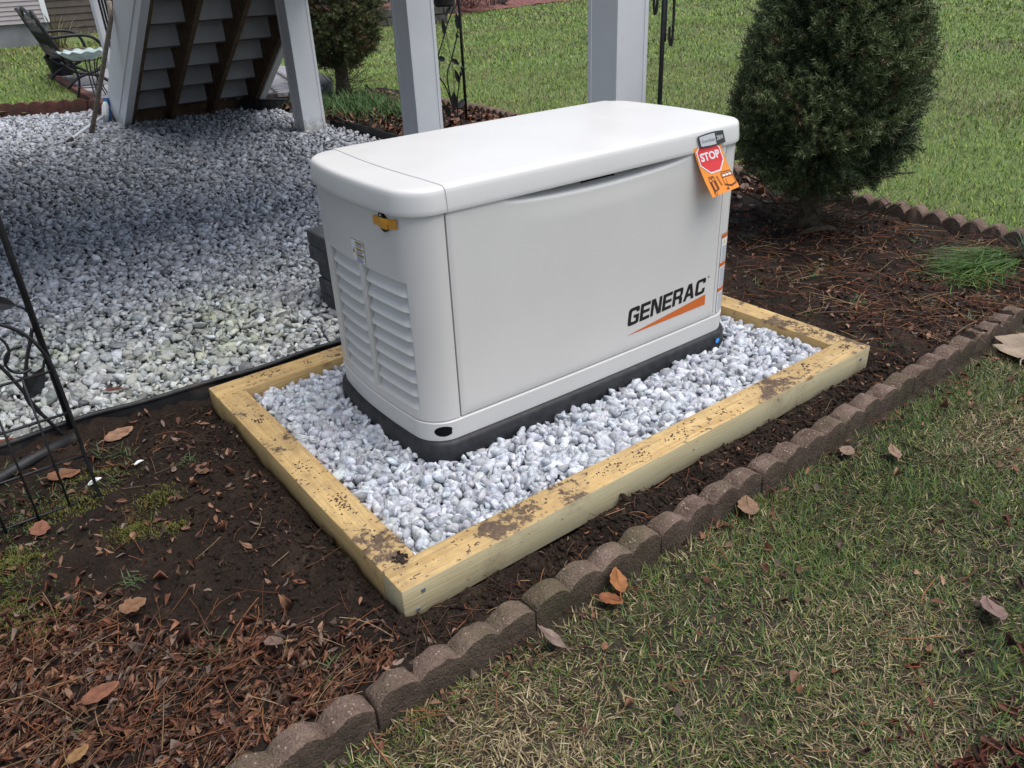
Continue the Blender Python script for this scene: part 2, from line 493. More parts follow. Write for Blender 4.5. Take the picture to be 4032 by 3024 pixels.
MAT['timber_top'] = wood('timber_damp', (0.62, 0.445, 0.205), (0.38, 0.225, 0.08), 0.575, (0.53, 0.345, 0.135))
MAT['timber_side'] = wood('timber_pale', (0.60, 0.50, 0.295), (0.36, 0.28, 0.14), 0.585, (0.52, 0.47, 0.30), 0.42)
MAT['stair_wood'] = mottled('brown_stringer', (0.085, 0.052, 0.029), (0.15, 0.095, 0.055), 14, 0.75, 0.2, 60, 0.003)
MAT['soil'] = None
def soil_mat():
    m, nt, b = mk('garden_soil')
    v = wpos(nt)
    c = ramp(nt, noise(nt, v, 9, 6, 0.65), [(0.30, (0.015, 0.0092, 0.0062)), (0.55, (0.036, 0.0222, 0.0145)), (0.78, (0.085, 0.055, 0.037))])
    g = ramp(nt, noise(nt, v, 160, 3), [(0.30, (0.55,) * 3), (0.7, (1.3,) * 3)])
    c = mix(nt, 1.0, c, g, 'MULTIPLY')
    setc(nt, b, c)
    b.inputs['Roughness'].default_value = 0.85
    b.inputs['Specular IOR Level'].default_value = 0.25
    h = math_n(nt, 'ADD', noise(nt, v, 70, 6, 0.7), math_n(nt, 'MULTIPLY', noise(nt, v, 300, 3), 0.4))
    bump(nt, b, h, 1.0, 0.018)
    return m
MAT['soil'] = soil_mat()
MAT['thatch'] = mottled('lawn_thatch', (0.052, 0.058, 0.022), (0.105, 0.108, 0.046), 30, 0.9, 0.6, 120, 0.01, 0.2, c3=(0.130, 0.172, 0.058), s3=0.7, t3=(0.3, 0.6))
MAT['worn'] = mottled('worn_lawn_soil', (0.020, 0.016, 0.011), (0.058, 0.044, 0.030), 26, 0.9, 0.8, 130, 0.012, 0.2, c3=(0.040, 0.045, 0.018), s3=6, t3=(0.55, 0.75))
MAT['gravel_bed'] = mottled('gravel_dust', (0.06, 0.062, 0.07), (0.13, 0.13, 0.14), 60, 0.9, 0.5, 150, 0.006, 0.2)
MAT['stone_new'] = marble('white_marble_gravel', None, (0.50, 0.53, 0.58), 42, 0.06)
MAT['stone_old'] = marble('weathered_gravel', None, (0.58, 0.60, 0.63), 36, 0.06)
MAT['leafy'] = vcol('plant_blades', 0.6, 0.3, 60, 0.25)
MAT['litter'] = vcol('dry_litter', 0.75, 0.25, 90, 0.4)
MAT['clod'] = vcol('soil_clods', 0.9, 0.2, 150, 0.4, 0.6, 250, 0.004)
MAT['needle'] = vcol('spruce_needles', 0.55, 0.35, 30, 0.25)
MAT['bark'] = mottled('bark', (0.060, 0.045, 0.030), (0.13, 0.105, 0.072), 40, 0.9, 0.7, 90, 0.012, 0.2, c3=(0.05, 0.055, 0.03), s3=8)
def concrete_block(name, c1, c2, moss, agg):
    m, nt, b = mk(name)
    v = wpos(nt)
    c = ramp(nt, noise(nt, v, 14, 6, 0.65), [(0.32, c1), (0.68, c2)])
    c = mix(nt, ramp(nt, noise(nt, v, 5.0, 5), [(0.50, (0, 0, 0)), (0.68, (0.8, 0.8, 0.8))]), c, moss)
    vo = nt.nodes.new('ShaderNodeTexVoronoi'); vo.inputs['Scale'].default_value = 130
    nt.links.new(v, vo.inputs['Vector'])
    rv = nt.nodes.new('ShaderNodeSeparateColor'); nt.links.new(vo.outputs['Color'], rv.inputs[0])
    pick = math_n(nt, 'GREATER_THAN', rv.outputs[0], 0.84)
    spot = math_n(nt, 'LESS_THAN', vo.outputs['Distance'], 0.30)
    geo = nt.nodes.new('ShaderNodeNewGeometry')
    c = mix(nt, math_n(nt, 'MULTIPLY', math_n(nt, 'MULTIPLY', pick, spot), 0.5), c, agg)
    c = mix(nt, 1.0, c, ramp(nt, noise(nt, v, 260, 3), [(0.3, (0.6,) * 3), (0.7, (1.25,) * 3)]), 'MULTIPLY')
    setc(nt, b, c)
    b.inputs['Roughness'].default_value = 0.9
    b.inputs['Specular IOR Level'].default_value = 0.2
    bump(nt, b, math_n(nt, 'ADD', noise(nt, v, 180, 4), noise(nt, v, 50, 4)), 0.8, 0.008)
    return m
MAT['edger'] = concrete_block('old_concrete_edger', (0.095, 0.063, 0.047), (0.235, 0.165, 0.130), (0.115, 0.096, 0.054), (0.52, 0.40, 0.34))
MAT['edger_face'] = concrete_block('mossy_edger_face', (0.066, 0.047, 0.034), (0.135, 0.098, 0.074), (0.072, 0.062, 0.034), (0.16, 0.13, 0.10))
MAT['edger_red'] = concrete_block('red_concrete_edger', (0.10, 0.045, 0.035), (0.17, 0.075, 0.058), (0.075, 0.055, 0.04), (0.25, 0.14, 0.11))
MAT['paver_grey'] = mottled('grey_paver', (0.055, 0.055, 0.060), (0.085, 0.085, 0.092), 30, 0.85, 0.4, 220, 0.003, 0.3)
MAT['patio_paver'] = mottled('patio_paver', (0.22, 0.212, 0.22), (0.32, 0.305, 0.31), 8, 0.85, 0.3, 150, 0.003, 0.3)

# ------------------------------------------------------------------ ground sheets
def lawn_h(x, y):
    x = np.asarray(x, float); y = np.asarray(y, float)
    up = sstep(7.0, 9.2, y + 0.6 * np.minimum(x, 0)) * sstep(5.2, 3.6, x)
    h = 0.115 * up + np.clip(y - 9, 0, 12) * 0.019 * up
    h = h + 0.02 * fbm(x, y, 0.35, 3, 3) * sstep(3.6, 6, np.hypot(x, y)) - 0.012
    return h - 0.10 * sstep(8.8, 8.2, y) * sstep(3.3, 2.6, x) * sstep(5.8, 6.6, y)
def grid_obj(name, xs, ys, hf, mat, keep=None, **kw):
    X, Y = np.meshgrid(xs, ys)
    Z = hf(X, Y)
    V = np.stack([X.ravel(), Y.ravel(), Z.ravel()], 1)
    nx, ny = len(xs), len(ys)
    i = np.arange(nx * ny).reshape(ny, nx)
    F = np.stack([i[:-1, :-1].ravel(), i[:-1, 1:].ravel(), i[1:, 1:].ravel(), i[1:, :-1].ravel()], 1)
    if keep is not None:
        cx = V[F].mean(1)
        F = F[keep(cx[:, 0], cx[:, 1])]
        used = np.unique(F); re = -np.ones(len(V), int); re[used] = np.arange(len(used)); V = V[used]; F = re[F]
    return np_obj(name, V, F, mat, smooth=True, **kw)
# lawn under and round everything, out to the horizon; left open under the beds and the gravel
def bed_front(x): return -0.165 + 0.0 * np.asarray(x, float)
def lawn_keep(x, y):
    bed = (x > -2.6) & (x < 3.30) & (y > bed_front(x) + 0.07) & (y < 7.0)
    grav = (x > -4.2) & (x < 3.0) & (y > 1.2) & (y < 8.0) | ((x > -4.2) & (x < 1.15) & (y > 1.2) & (y < 9.0 - 0.575 * x))
    return ~(bed | grav)
xs = np.unique(np.concatenate([np.arange(-5, 6, 0.1), np.linspace(-150, -5, 20), np.linspace(6, 30, 60), np.linspace(30, 200, 18)]))
ys = np.unique(np.concatenate([np.arange(-3, 10, 0.1), np.linspace(-120, -3, 20), np.linspace(10, 30, 40), np.linspace(30, 220, 18)]))
lawn = grid_obj('lawn', xs, ys, lawn_h, [MAT['thatch'], MAT['worn']], lawn_keep, kind='structure')
cc_ = np.zeros(len(lawn.data.polygons) * 3); lawn.data.polygons.foreach_get('center', cc_); cc_ = cc_.reshape(-1, 3)
lawn.data.polygons.foreach_set('material_index', ((cc_[:, 1] < 0.05) & (cc_[:, 0] < 3.35)).astype(np.int32))

FL, FD, TT, TH = 1.8036, 1.2223, 0.0889, 0.0889      # timber frame: length, depth, thickness, height
def soil_h(x, y):
    x = np.asarray(x, float); y = np.asarray(y, float)
    near_edger = sstep(-0.06, -0.15, y)
    h = 0.010 + 0.022 * near_edger
    h = h + 0.022 * sstep(1.75, 2.15, x) + 0.02 * sstep(1.15, 1.33, y)
    h = h + 0.014 * sstep(-0.05, -0.5, x)
    # loose spoil thrown up beside the frame, and the dug slots between the heaps
    front = sstep(-0.16, -0.10, y) * sstep(0.02, -0.02, y) * sstep(-0.1, 0.1, x) * sstep(1.95, 1.8, x)
    heap = fbm(x * 1.0, y * 0.35, 4.2, 91, 2)
    h = h + front * (0.030 * heap - 0.004)
    left = sstep(-0.42, -0.06, x) * sstep(0.02, -0.02, x) * sstep(-0.05, 0.1, y) * sstep(1.25, 1.0, y)
    h = h + left * (0.016 + 0.034 * fbm(x, y, 8.0, 44, 4))
    h = h + 0.017 * fbm(x, y, 3.1, 11, 4) + 0.021 * fbm(x, y, 13, 5, 3) + 0.012 * fbm(x, y, 42, 9, 3)
    # a flat, level footing under the frame and the gravel in it
    inside = sstep(-0.012, 0.012, x) * sstep(FL + 0.012, FL - 0.012, x) * sstep(-0.012, 0.012, y) * sstep(FD + 0.012, FD - 0.012, y)
    return h * (1 - inside) - 0.02 * inside
def bed_keep(x, y):
    a = (y > -0.165) & (y < 1.33) & (x > -2.2) & (x < 3.32)
    b = (x > 2.585) & (x < 3.34 + 0.085 * y) & (y >= 1.33) & (y < 7.0)
    return a | b
grid_obj('garden_bed', np.arange(-2.2, 3.32, 0.0105), np.arange(-0.165, 1.335, 0.0105), soil_h, MAT['soil'], lambda x, y: y > bed_front(x), kind='structure')
grid_obj('planting_strip', np.arange(2.585, 4.05, 0.03), np.arange(1.30, 7.0, 0.03), lambda x, y: soil_h(x, y) - 0.004, MAT['soil'],
         lambda x, y: (x < 3.36 + 0.08 * y), kind='structure')
def grav_h(x, y):
    return 0.004 + 0.014 * fbm(x, y, 0.9, 71, 3)
grid_obj('gravel_ground', np.arange(-4.2, 2.64, 0.08), np.arange(1.30, 9.6, 0.08), lambda x, y: grav_h(x, y) - 0.004, MAT['gravel_bed'],
         lambda x, y: (y < 9.05 - 0.575 * x) & ((x < 1.2) | (y < 7.3)), kind='structure')

# ------------------------------------------------------------------ timber frame
def timber(parent, L, loc, rz, pale=False):
    b = bmesh.new()
    bmesh.ops.create_cube(b, size=1.0)
    for v in b.verts: v.co = Vector((v.co.x * L, v.co.y * TT, v.co.z * TH))
    bmesh.ops.bevel(b, geom=list(b.edges), offset=0.0035, segments=2, profile=0.5, affect='EDGES')
    lx = L / 2
    cuts = max(3, int(L / 0.05))
    for k in range(1, cuts):
        x = -lx + L * k / cuts
        bmesh.ops.bisect_plane(b, geom=b.verts[:] + b.edges[:] + b.faces[:], plane_co=(x, 0, 0), plane_no=(1, 0, 0))
    seed = random.randint(0, 999)
    for v in b.verts:
        v.co.y += 0.0012 * float(fbm(np.array(v.co.x), np.array(v.co.z * 3), 6, seed, 2))
        v.co.z += 0.0014 * float(fbm(np.array(v.co.x), np.array(v.co.y * 3), 5, seed + 9, 2))
    me = bpy.data.meshes.new('timber')
    b.normal_update()
    for f in b.faces:
        f.smooth = True
        f.material_index = 0 if f.normal.z > 0.75 else 1
    for e in b.edges:
        if len(e.link_faces) == 2 and e.calc_face_angle(0) > 0.5: e.smooth = False
    b.to_mesh(me); b.free()
    o = link_mesh('timber', me, [MAT['timber_top'], MAT['timber_side'] if pale else MAT['timber_top']], parent)
    o.location = loc; o.rotation_euler = (0, 0, rz)
    return o
frame = empty('timber_frame', (0, 0, 0), label='rectangular frame of mud-spattered new treated timbers round the white gravel', cat='frame')
timber(frame, FL, (FL / 2, TT / 2, TH / 2), 0, True)['label'] = 'front timber, side by the scalloped edgers'
timber(frame, FL, (FL / 2, FD - TT / 2, TH / 2), math.pi)['label'] = 'back timber'
timber(frame, FD - 2 * TT - 0.002, (TT / 2, FD / 2, TH / 2), math.pi / 2)['label'] = 'left timber, streaked with damp'
timber(frame, FD - 2 * TT - 0.002, (FL - TT / 2, FD / 2, TH / 2), -math.pi / 2)['label'] = 'right timber'
MAT['screw'] = flat('screw_steel', (0.20, 0.22, 0.25), 0.5, 0.5, 0.4)
for x, z in ((0.052, 0.066), (0.034, 0.020), (FL - 0.05, 0.055)):
    mb = MB(); mb.lathe([(0.0, 0.0012), (0.0055, 0.0008), (0.0062, -0.0006), (0.0062, -0.003)], n=12)
    o = mb.build('screw_head', MAT['screw'], frame); o.rotation_euler = (math.pi / 2, 0, 0); o.location = (x, -0.001, z)

# ------------------------------------------------------------------ generator
GO = (0.4363, 0.3916); GA = -0.0128
GZ0, GZB, GZD, GZL, GZT = 0.045, 0.1126, 0.175, 0.7432, 0.812
CXG, HXG, HYG = 0.5105, 0.622, 0.306
gen = empty('standby_generator', (GO[0], GO[1], 0), GA, label='off-white standby generator with louvred end and black base on white gravel', cat='generator')
def outline(off, nf=70, nc=14, ne=110, r=0.082, bx=0.036, by=0.008):
    hx, hy, r = HXG + off, HYG + off, max(0.01, r + off)
    P = []
    def arc(cx, cy, a0):
        for k in range(nc + 1):
            a = a0 + math.pi / 2 * k / nc
            P.append((cx + r * math.cos(a), cy + r * math.sin(a)))
    def seg(a, b, n):
        for k in range(1, n): P.append((a[0] + (b[0] - a[0]) * k / n, a[1] + (b[1] - a[1]) * k / n))
    arc(hx - r, -hy + r, -math.pi / 2); seg((hx, -hy + r), (hx, hy - r), ne)
    arc(hx - r, hy - r, 0); seg((hx - r, hy), (-hx + r, hy), nf)
    arc(-hx + r, hy - r, math.pi / 2); seg((-hx, hy - r), (-hx, -hy + r), ne)
    arc(-hx + r, -hy + r, math.pi); seg((-hx + r, -hy), (hx - r, -hy), nf)
    P = np.array(P)
    x, y = P[:, 0] / hx, P[:, 1] / hy
    X = P[:, 0] - np.where((x < 0) & (y > 0), bx, 0.020) * np.sign(x) * np.abs(x) ** 3 * y ** 2
    Y = P[:, 1] + by * np.sign(y) * np.abs(y) ** 3 * (1 - x ** 2) - by * np.sign(y) * np.abs(y) ** 3
    return np.stack([X + CXG, Y + HYG - 0.0 + 0.004], 1)
def xend(y):                                             # outer face of the left end at depth y
    u = (y - HYG - 0.004) / HYG
    return CXG - HXG + (0.036 if u > 0 else 0.020) * u * u
def yfront(x):
    u = (x - CXG) / HXG
    return 0.004 + 0.008 * u * u - 0.004
def loft_bm(rings, closed_top=False, closed_bottom=False):
    bm = bmesh.new(); n = len(rings[0][0]); R = []
    for P, z in rings:
        R.append([bm.verts.new((p[0], p[1], z)) for p in P])
    for a, b in zip(R[:-1], R[1:]):
        for k in range(n):
            bm.faces.new((a[k], a[(k + 1) % n], b[(k + 1) % n], b[k]))
    if closed_top: bm.faces.new(R[-1])
    if closed_bottom: bm.faces.new(R[0][::-1])
    return bm
def cut(bm, co, no, fill=False):
    """remove what lies on the positive side of the plane"""
    r = bmesh.ops.bisect_plane(bm, geom=bm.verts[:] + bm.edges[:] + bm.faces[:], plane_co=co, plane_no=no, clear_outer=True)
    return [e for e in r['geom_cut'] if isinstance(e, bmesh.types.BMEdge)]
def lip(bm, edges, vec):
    r = bmesh.ops.extrude_edge_only(bm, edges=edges)
    for v in [g for g in r['geom'] if isinstance(g, bmesh.types.BMVert)]: v.co += Vector(vec)
def bm_obj(name, bm, mats, parent, deg=35, **kw):
    bmesh.ops.recalc_face_normals(bm, faces=bm.faces)
    me = bpy.data.meshes.new(name); bm.to_mesh(me); bm.free()
    o = link_mesh(name, me, mats, parent, **kw)
    return smooth_by_angle(o, deg)
# black base
rings = [(outline(0.014), GZ0 - 0.02), (outline(0.016), GZ0 + 0.02), (outline(0.014), GZB - 0.012), (outline(0.010), GZB - 0.005), (outline(0.003), GZB), (outline(-0.03), GZB + 0.001)]
bm_obj('base_pad', loft_bm(rings, True, True), MAT['base'], gen, 50)
# near-black box added inside so the seams and grip gap read as shade
bm_obj('shade_box', loft_bm([(outline(-0.035), GZB + 0.004), (outline(-0.035), GZL + 0.01)], True, True), MAT['dark'], gen)
# lower shell band with the lifting hole
def band():
    t = 0.004
    zs = [GZB + 0.0015, GZB + 0.03, GZD - 0.006, GZD - 0.001]
    o0, o1 = [0.0, 0.001, 0.002, -0.003], -0.02
    bm = loft_bm([(outline(o), z) for o, z in zip(o0, zs)] + [(outline(o1), zs[-1]), (outline(o1), zs[0]), (outline(0.0), zs[0])])
    bmesh.ops.remove_doubles(bm, verts=bm.verts, dist=1e-5)
    bmesh.ops.recalc_face_normals(bm, faces=bm.faces)
    me = bpy.data.meshes.new('lower_shell'); bm.to_mesh(me); bm.free()
    o = link_mesh('lower_shell', me, [MAT['paint'], MAT['dark']], gen)
    cb = MB(); 
    n = 28; ring0 = []; ring1 = []
    d = np.array([0.62, 0.785, 0.0]); d /= np.linalg.norm(d); s_ = np.array([d[1], -d[0], 0.0])
    c0 = np.array([-0.0585, 0.012, 0.1435])
    for k in range(n):
        w = 2 * math.pi * k / n
        off = s_ * 0.0265 * math.cos(w) + np.array([0, 0, 0.0165 * math.sin(w)])
        ring0.append(c0 + off - d * 0.06); ring1.append(c0 + off + d * 0.016)
    cb.add(ring0 + ring1, [tuple(range(n))[::-1], tuple(range(n, 2 * n))] + [(k, (k + 1) % n, n + (k + 1) % n, n + k) for k in range(n)], 0)
    cut_o = cb.build('hole_cutter', [MAT['dark']], gen)
    md = o.modifiers.new('hole', 'BOOLEAN'); md.operation = 'DIFFERENCE'; md.object = cut_o; md.solver = 'EXACT'
    bpy.context.view_layer.update()
    ev = o.evaluated_get(bpy.context.evaluated_depsgraph_get())
    me2 = bpy.data.meshes.new_from_object(ev)
    o.modifiers.clear(); o.data = me2
    bpy.data.objects.remove(cut_o)
    smooth_by_angle(o, 35)
    # near-black disc behind it, the shade of the hole put into its colour
    cup = MB(); cup.add([c0 + (v - c0) + d * 0.006 for v in ring1], [tuple(range(n))], 0)
    cup.build('hole_shade_disc', MAT['dark'], gen)
    return o
band()
# end panels with rounded corners, the left one louvred
LZ0, LZ1, NL = 0.204, 0.571, 9
LCOL = ((0.066, 0.268), (0.286, 0.487))
def end_panel(left):
    zs = [GZD + 0.001, LZ0] + list(np.linspace(LZ0, LZ1, 19)[1:-1]) + [LZ1, 0.65, GZL + 0.012]
    bm = loft_bm([(outline(0.0), z) for z in zs])
    if left:
        ed = cut(bm, (-0.0025, 0, 0), (1, 0, 0))
        lip(bm, ed, (0.0, 0.012, 0))
        dead = []
        for f in bm.faces:
            c = f.calc_center_median()
            if c.x < -0.08 and LZ0 < c.z < LZ1 and any(a < c.y < b for a, b in LCOL): dead.append(f)
        bmesh.ops.delete(bm, geom=dead, context='FACES')
        ed = [e for e in bm.edges if e.is_boundary and e.verts[0].co.x < -0.08 and all(LZ0 - 0.002 < v.co.z < LZ1 + 0.002 for v in e.verts) and all(v.co.y < 0.52 for v in e.verts)]
        lip(bm, ed, (0.024, 0, 0))
    else:
        ed = cut(bm, (1.0235, 0, 0), (-1, 0, 0))
        lip(bm, ed, (0.0, 0.012, 0))
    return bm_obj('end_panel', bm, MAT['paint'], gen, 40)
lp = end_panel(True); lp['label'] = 'louvred left end panel'
rp = end_panel(False)
pitch = (LZ1 - LZ0) / NL
slat_me = {}
for ci, (ya, yb) in enumerate(LCOL):
    for k in range(NL):
        z0 = LZ0 + k * pitch
        if ci not in slat_me:
            prof = [(0.020, pitch * 1.22), (0.0155, pitch * 0.86), (0.0095, pitch * 0.50), (0.0035, pitch * 0.17), (0.0004, 0.0026), (0.0000, 0.0004), (0.0022, -0.0012), (0.0065, pitch * 0.12), (0.0125, pitch * 0.46), (0.0185, pitch * 0.82), (0.0225, pitch * 1.22)]
            V = []; F = []; n = len(prof); ny = 14
            for j in range(ny + 1):
                y = ya + 0.0004 + (yb - ya - 0.0008) * j / ny
                e = min(j, ny - j) / ny
                pin = 0.006 * max(0, 1 - e / 0.09) ** 1.5           # slat ends run back into the panel
                for dpt, z in prof: V.append((xend(y) + dpt + pin, y, z))
            for j in range(ny):
                for q in range(n): F.append((j * n + q, j * n + (q + 1) % n, (j + 1) * n + (q + 1) % n, (j + 1) * n + q))
            F.append(tuple(range(n))); F.append(tuple(ny * n + q for q in range(n))[::-1])
            mb = MB(); mb.add(V, F); o = mb.build('louvre', MAT['paint'], lp); smooth_by_angle(o, 40); slat_me[ci] = o
        else:
            o = slat_me[ci].copy(); COL.objects.link(o); o.parent = lp
        o.location = (0, 0, z0)
# back panel
bm = loft_bm([(outline(0.0), GZD + 0.001), (outline(0.0), GZL + 0.012)])
cut(bm, (0, 0.5, 0), (0, -1, 0)); cut(bm, (0.0, 0, 0), (-1, 0, 0)); cut(bm, (1.021, 0, 0), (1, 0, 0))
bm_obj('back_panel', bm, MAT['paint'], gen)
# front door with the scooped hand grip under the lid
nx, nz = 130, 80
DX0, DX1, DZ0, DZ1 = 0.0015, 1.0195, GZD + 0.003, GZL + 0.012
zz = DZ0 + (DZ1 - DZ0) * (1 - (1 - np.linspace(0, 1, nz)) ** 1.8)
xx = np.linspace(DX0, DX1, nx)
V = []; F = []; DEP = []
for z in zz:
    for x in xx:
        u = (x - 0.515) / 0.345
        w = max(0.0, 1 - u * u)
        edge = GZL - 0.022 * w ** 0.65
        dep = 0.062 * w ** 0.5 * float(sstep(edge - 0.010, edge + 0.022, z)) + 0.004 * w * float(sstep(edge - 0.07, edge, z)) if w > 0 else 0.0
        DEP.append(dep)
        # softly rolled rim all round
        m_ = min(x - DX0, DX1 - x, z - DZ0)
        V.append((x, yfront(x) + dep + 0.003 * max(0, 1 - m_ / 0.006) ** 2, z))
for j in range(nz - 1):
    for i in range(nx - 1):
        q_ = (j * nx + i, j * nx + i + 1, (j + 1) * nx + i + 1, (j + 1) * nx + i)
        if min(DEP[k] for k in q_) < 0.030: F.append(q_)
def lipf(idx):
    b = len(V)
    for i in idx: V.append((V[i][0], V[i][1] + 0.014, V[i][2]))
    for k in range(len(idx) - 1): F.append((idx[k], idx[k + 1], b + k + 1, b + k))
lipf([i for i in range(nx)]); lipf([j * nx for j in range(nz)]); lipf([j * nx + nx - 1 for j in range(nz)])
mb = MB(); mb.add(V, F); door = mb.build('front_door', MAT['paint'], gen); smooth_by_angle(door, 45)
# lid: centre piece and two end caps with a seam between
LIDP = [(-0.004, 0.004), (0.004, 0.001), (0.0078, 0.0), (0.0088, 0.003), (0.0085, 0.012), (0.0070, 0.030), (0.0052, 0.046), (0.0036, 0.0545), (0.0008, 0.0595), (-0.0035, 0.0624), (-0.0090, 0.0638), (-0.018, 0.0647), (-0.07, 0.0668), (-0.14, 0.0690), (-0.22, 0.0704), (-0.285, 0.0708)]
def lid_yz(z):                                           # how far the lid front stands out at a height
    hs = [(p[1], p[0]) for p in LIDP[2:12]]
    return -np.interp(z - GZL, [h for h, _ in hs], [o for _, o in hs])
def lid_bm(shrink):
    return loft_bm([(outline(o - shrink, r=0.078), GZL + z - shrink * (1.0 if z > 0.02 else 0.0)) for o, z in LIDP], True)
def tuck(bm, x, d):
    ed = [e for e in bm.edges if e.is_boundary and all(abs(v.co.x - x) < 1e-4 for v in e.verts)]
    r = bmesh.ops.extrude_edge_only(bm, edges=ed)
    for v in [g for g in r['geom'] if isinstance(g, bmesh.types.BMVert)]:
        v.co.y += (HYG - v.co.y) * 0.04; v.co.z -= 0.012; v.co.x += d
bm = lid_bm(0.0); cut(bm, (0.006, 0, 0), (-1, 0, 0)); cut(bm, (1.056, 0, 0), (1, 0, 0)); tuck(bm, 0.006, -0.0035); tuck(bm, 1.056, 0.0035)
# the seam bows like the ends do
def bow_x(bm, lo, hi):
    for v in bm.verts:
        u = (v.co.y - HYG) / HYG
        w = 1 - min(1, u * u)
        if v.co.x < 0.2: v.co.x -= 0.022 * w * max(0, 1 - abs(v.co.x - 0.006) / 0.15)
        if v.co.x > 0.8: v.co.x += 0.020 * w * max(0, 1 - abs(v.co.x - 1.056) / 0.15)
bow_x(bm, 0, 0)
lid = bm_obj('lid', bm, MAT['lid'], gen, 40)
for sgn, x in ((1, 0.0052), (-1, 1.0568)):
    bm = lid_bm(0.0022); cut(bm, (x, 0, 0), (sgn, 0, 0)); tuck(bm, x, 0.001 * sgn)
    bow_x(bm, 0, 0)
    bm_obj('lid_end_cap', bm, MAT['lid'], gen, 40)

# ---- lettering and stickers (flat print laid on the panels)
def curve_mesh(splines):
    cu = bpy.data.curves.new('print', 'CURVE'); cu.dimensions = '2D'; cu.fill_mode = 'BOTH'
    for pts in splines:
        sp = cu.splines.new('POLY'); sp.points.add(len(pts) - 1)
        for p, q in zip(sp.points, pts): p.co = (q[0], q[1], 0, 1)
        sp.use_cyclic_u = True
    o = bpy.data.objects.new('tmp', cu); COL.objects.link(o)
    bpy.context.view_layer.update()
    me = bpy.data.meshes.new_from_object(o.evaluated_get(bpy.context.evaluated_depsgraph_get()))
    bpy.data.objects.remove(o); bpy.data.curves.remove(cu)
    V = np.array([v.co[:] for v in me.vertices]); F = [tuple(p.vertices) for p in me.polygons]
    bpy.data.meshes.remove(me)
    return V, F
def text_mesh(s, bold=0.0, spacing=1.0):
    cu = bpy.data.curves.new('txt', 'FONT'); cu.body = s; cu.size = 1.0; cu.offset = bold; cu.space_character = spacing; cu.resolution_u = 3
    o = bpy.data.objects.new('tmp', cu); COL.objects.link(o)
    bpy.context.view_layer.update()
    me = bpy.data.meshes.new_from_object(o.evaluated_get(bpy.context.evaluated_depsgraph_get()))
    bpy.data.objects.remove(o); bpy.data.curves.remove(cu)
    V = np.array([v.co[:] for v in me.vertices]); F = [tuple(p.vertices) for p in me.polygons]
    bpy.data.meshes.remove(me)
    lo, hi = V[:, :2].min(0), V[:, :2].max(0)
    V[:, :2] = (V[:, :2] - lo) / (hi - lo)                # unit box
    return V, F
# seven slab letters on a 10 x 12 grid
def L(*loops): return [list(l) for l in loops]
def roundc(pts, r, n=4):
    """round the corners flagged with a third value"""
    out = []; m = len(pts)
    for i, p in enumerate(pts):
        if len(p) == 2: out.append(p); continue
        a = np.array(pts[i - 1][:2], float); b = np.array(p[:2], float); c = np.array(pts[(i + 1) % m][:2], float)
        rr = p[2]
        u = (a - b) / np.linalg.norm(a - b); v = (c - b) / np.linalg.norm(c - b)
        A, B = b + u * rr, b + v * rr
        for k in range(n + 1):
            t = k / n
            out.append(tuple((1 - t) ** 2 * A + 2 * t * (1 - t) * b + t * t * B))
    return out
G_ = [roundc([(0, 0, 2.6), (10, 0, 2.0), (10, 6.6), (5.0, 6.6), (5.0, 4.5), (7.1, 4.5), (7.1, 2.3, 0.6), (2.9, 2.3, 1.0), (2.9, 9.7, 1.0), (7.1, 9.7, 0.5), (7.1, 8.3), (10, 8.3), (10, 12, 2.0), (0, 12, 2.6)], 1)]
E_ = [[(0, 0), (9, 0), (9, 2.4), (2.9, 2.4), (2.9, 4.9), (8.6, 4.9), (8.6, 7.1), (2.9, 7.1), (2.9, 9.6), (9, 9.6), (9, 12), (0, 12)]]
N_ = [[(0, 0), (2.7, 0), (2.7, 8.0), (6.4, 0), (10, 0), (10, 12), (7.3, 12), (7.3, 4.0), (3.6, 12), (0, 12)]]
R_ = [roundc([(0, 0), (2.9, 0), (2.9, 4.3), (6.0, 4.3, 0.8), (6.6, 3.2, 0.4), (6.6, 0), (9.6, 0), (9.6, 4.4, 1.2), (8.4, 5.4, 0.5), (9.7, 6.6, 1.0), (9.7, 12, 2.2), (0, 12)], 1), roundc([(2.9, 6.6), (6.9, 6.6, 0.6), (6.9, 9.7, 0.6), (2.9, 9.7)][::-1], 1)]
A_ = [[(0, 0), (3.0, 0), (3.8, 2.6), (7.2, 2.6), (8.0, 0), (11, 0), (7.3, 12), (3.7, 12)], [(4.5, 4.9), (5.5, 8.9), (6.5, 4.9)]]
C_ = [roundc([(0, 0, 2.6), (10, 0, 2.2), (10, 4.2), (7.1, 4.2), (7.1, 2.3, 0.5), (2.9, 2.3, 1.0), (2.9, 9.7, 1.0), (7.1, 9.7, 0.5), (7.1, 8.0), (10, 8.0), (10, 12, 2.2), (0, 12, 2.6)], 1)]
splines = []; px = 0.0
for g, w in ((G_, 10), (E_, 9), (N_, 10), (E_, 9), (R_, 9.8), (A_, 11), (C_, 10)):
    for lp_ in g: splines.append([(q[0] + px, q[1]) for q in lp_])
    px += w + 0.95
wid = px - 0.95
V, F = curve_mesh(splines)
def logo_map(u, v):                                     # u 0..1, v 0..1 -> door surface
    x = 0.6125 + 0.352 * u + 0.010 * v * 0.6
    z = 0.2595 + 0.0165 * u + v * (0.0575 - 0.0045 * u)
    return (x, yfront(x) - 0.0006, z)
logo = door
np_obj('logo_lettering', [logo_map(a[0] / wid, a[1] / 12) for a in V], F, MAT['ink'], parent=logo)
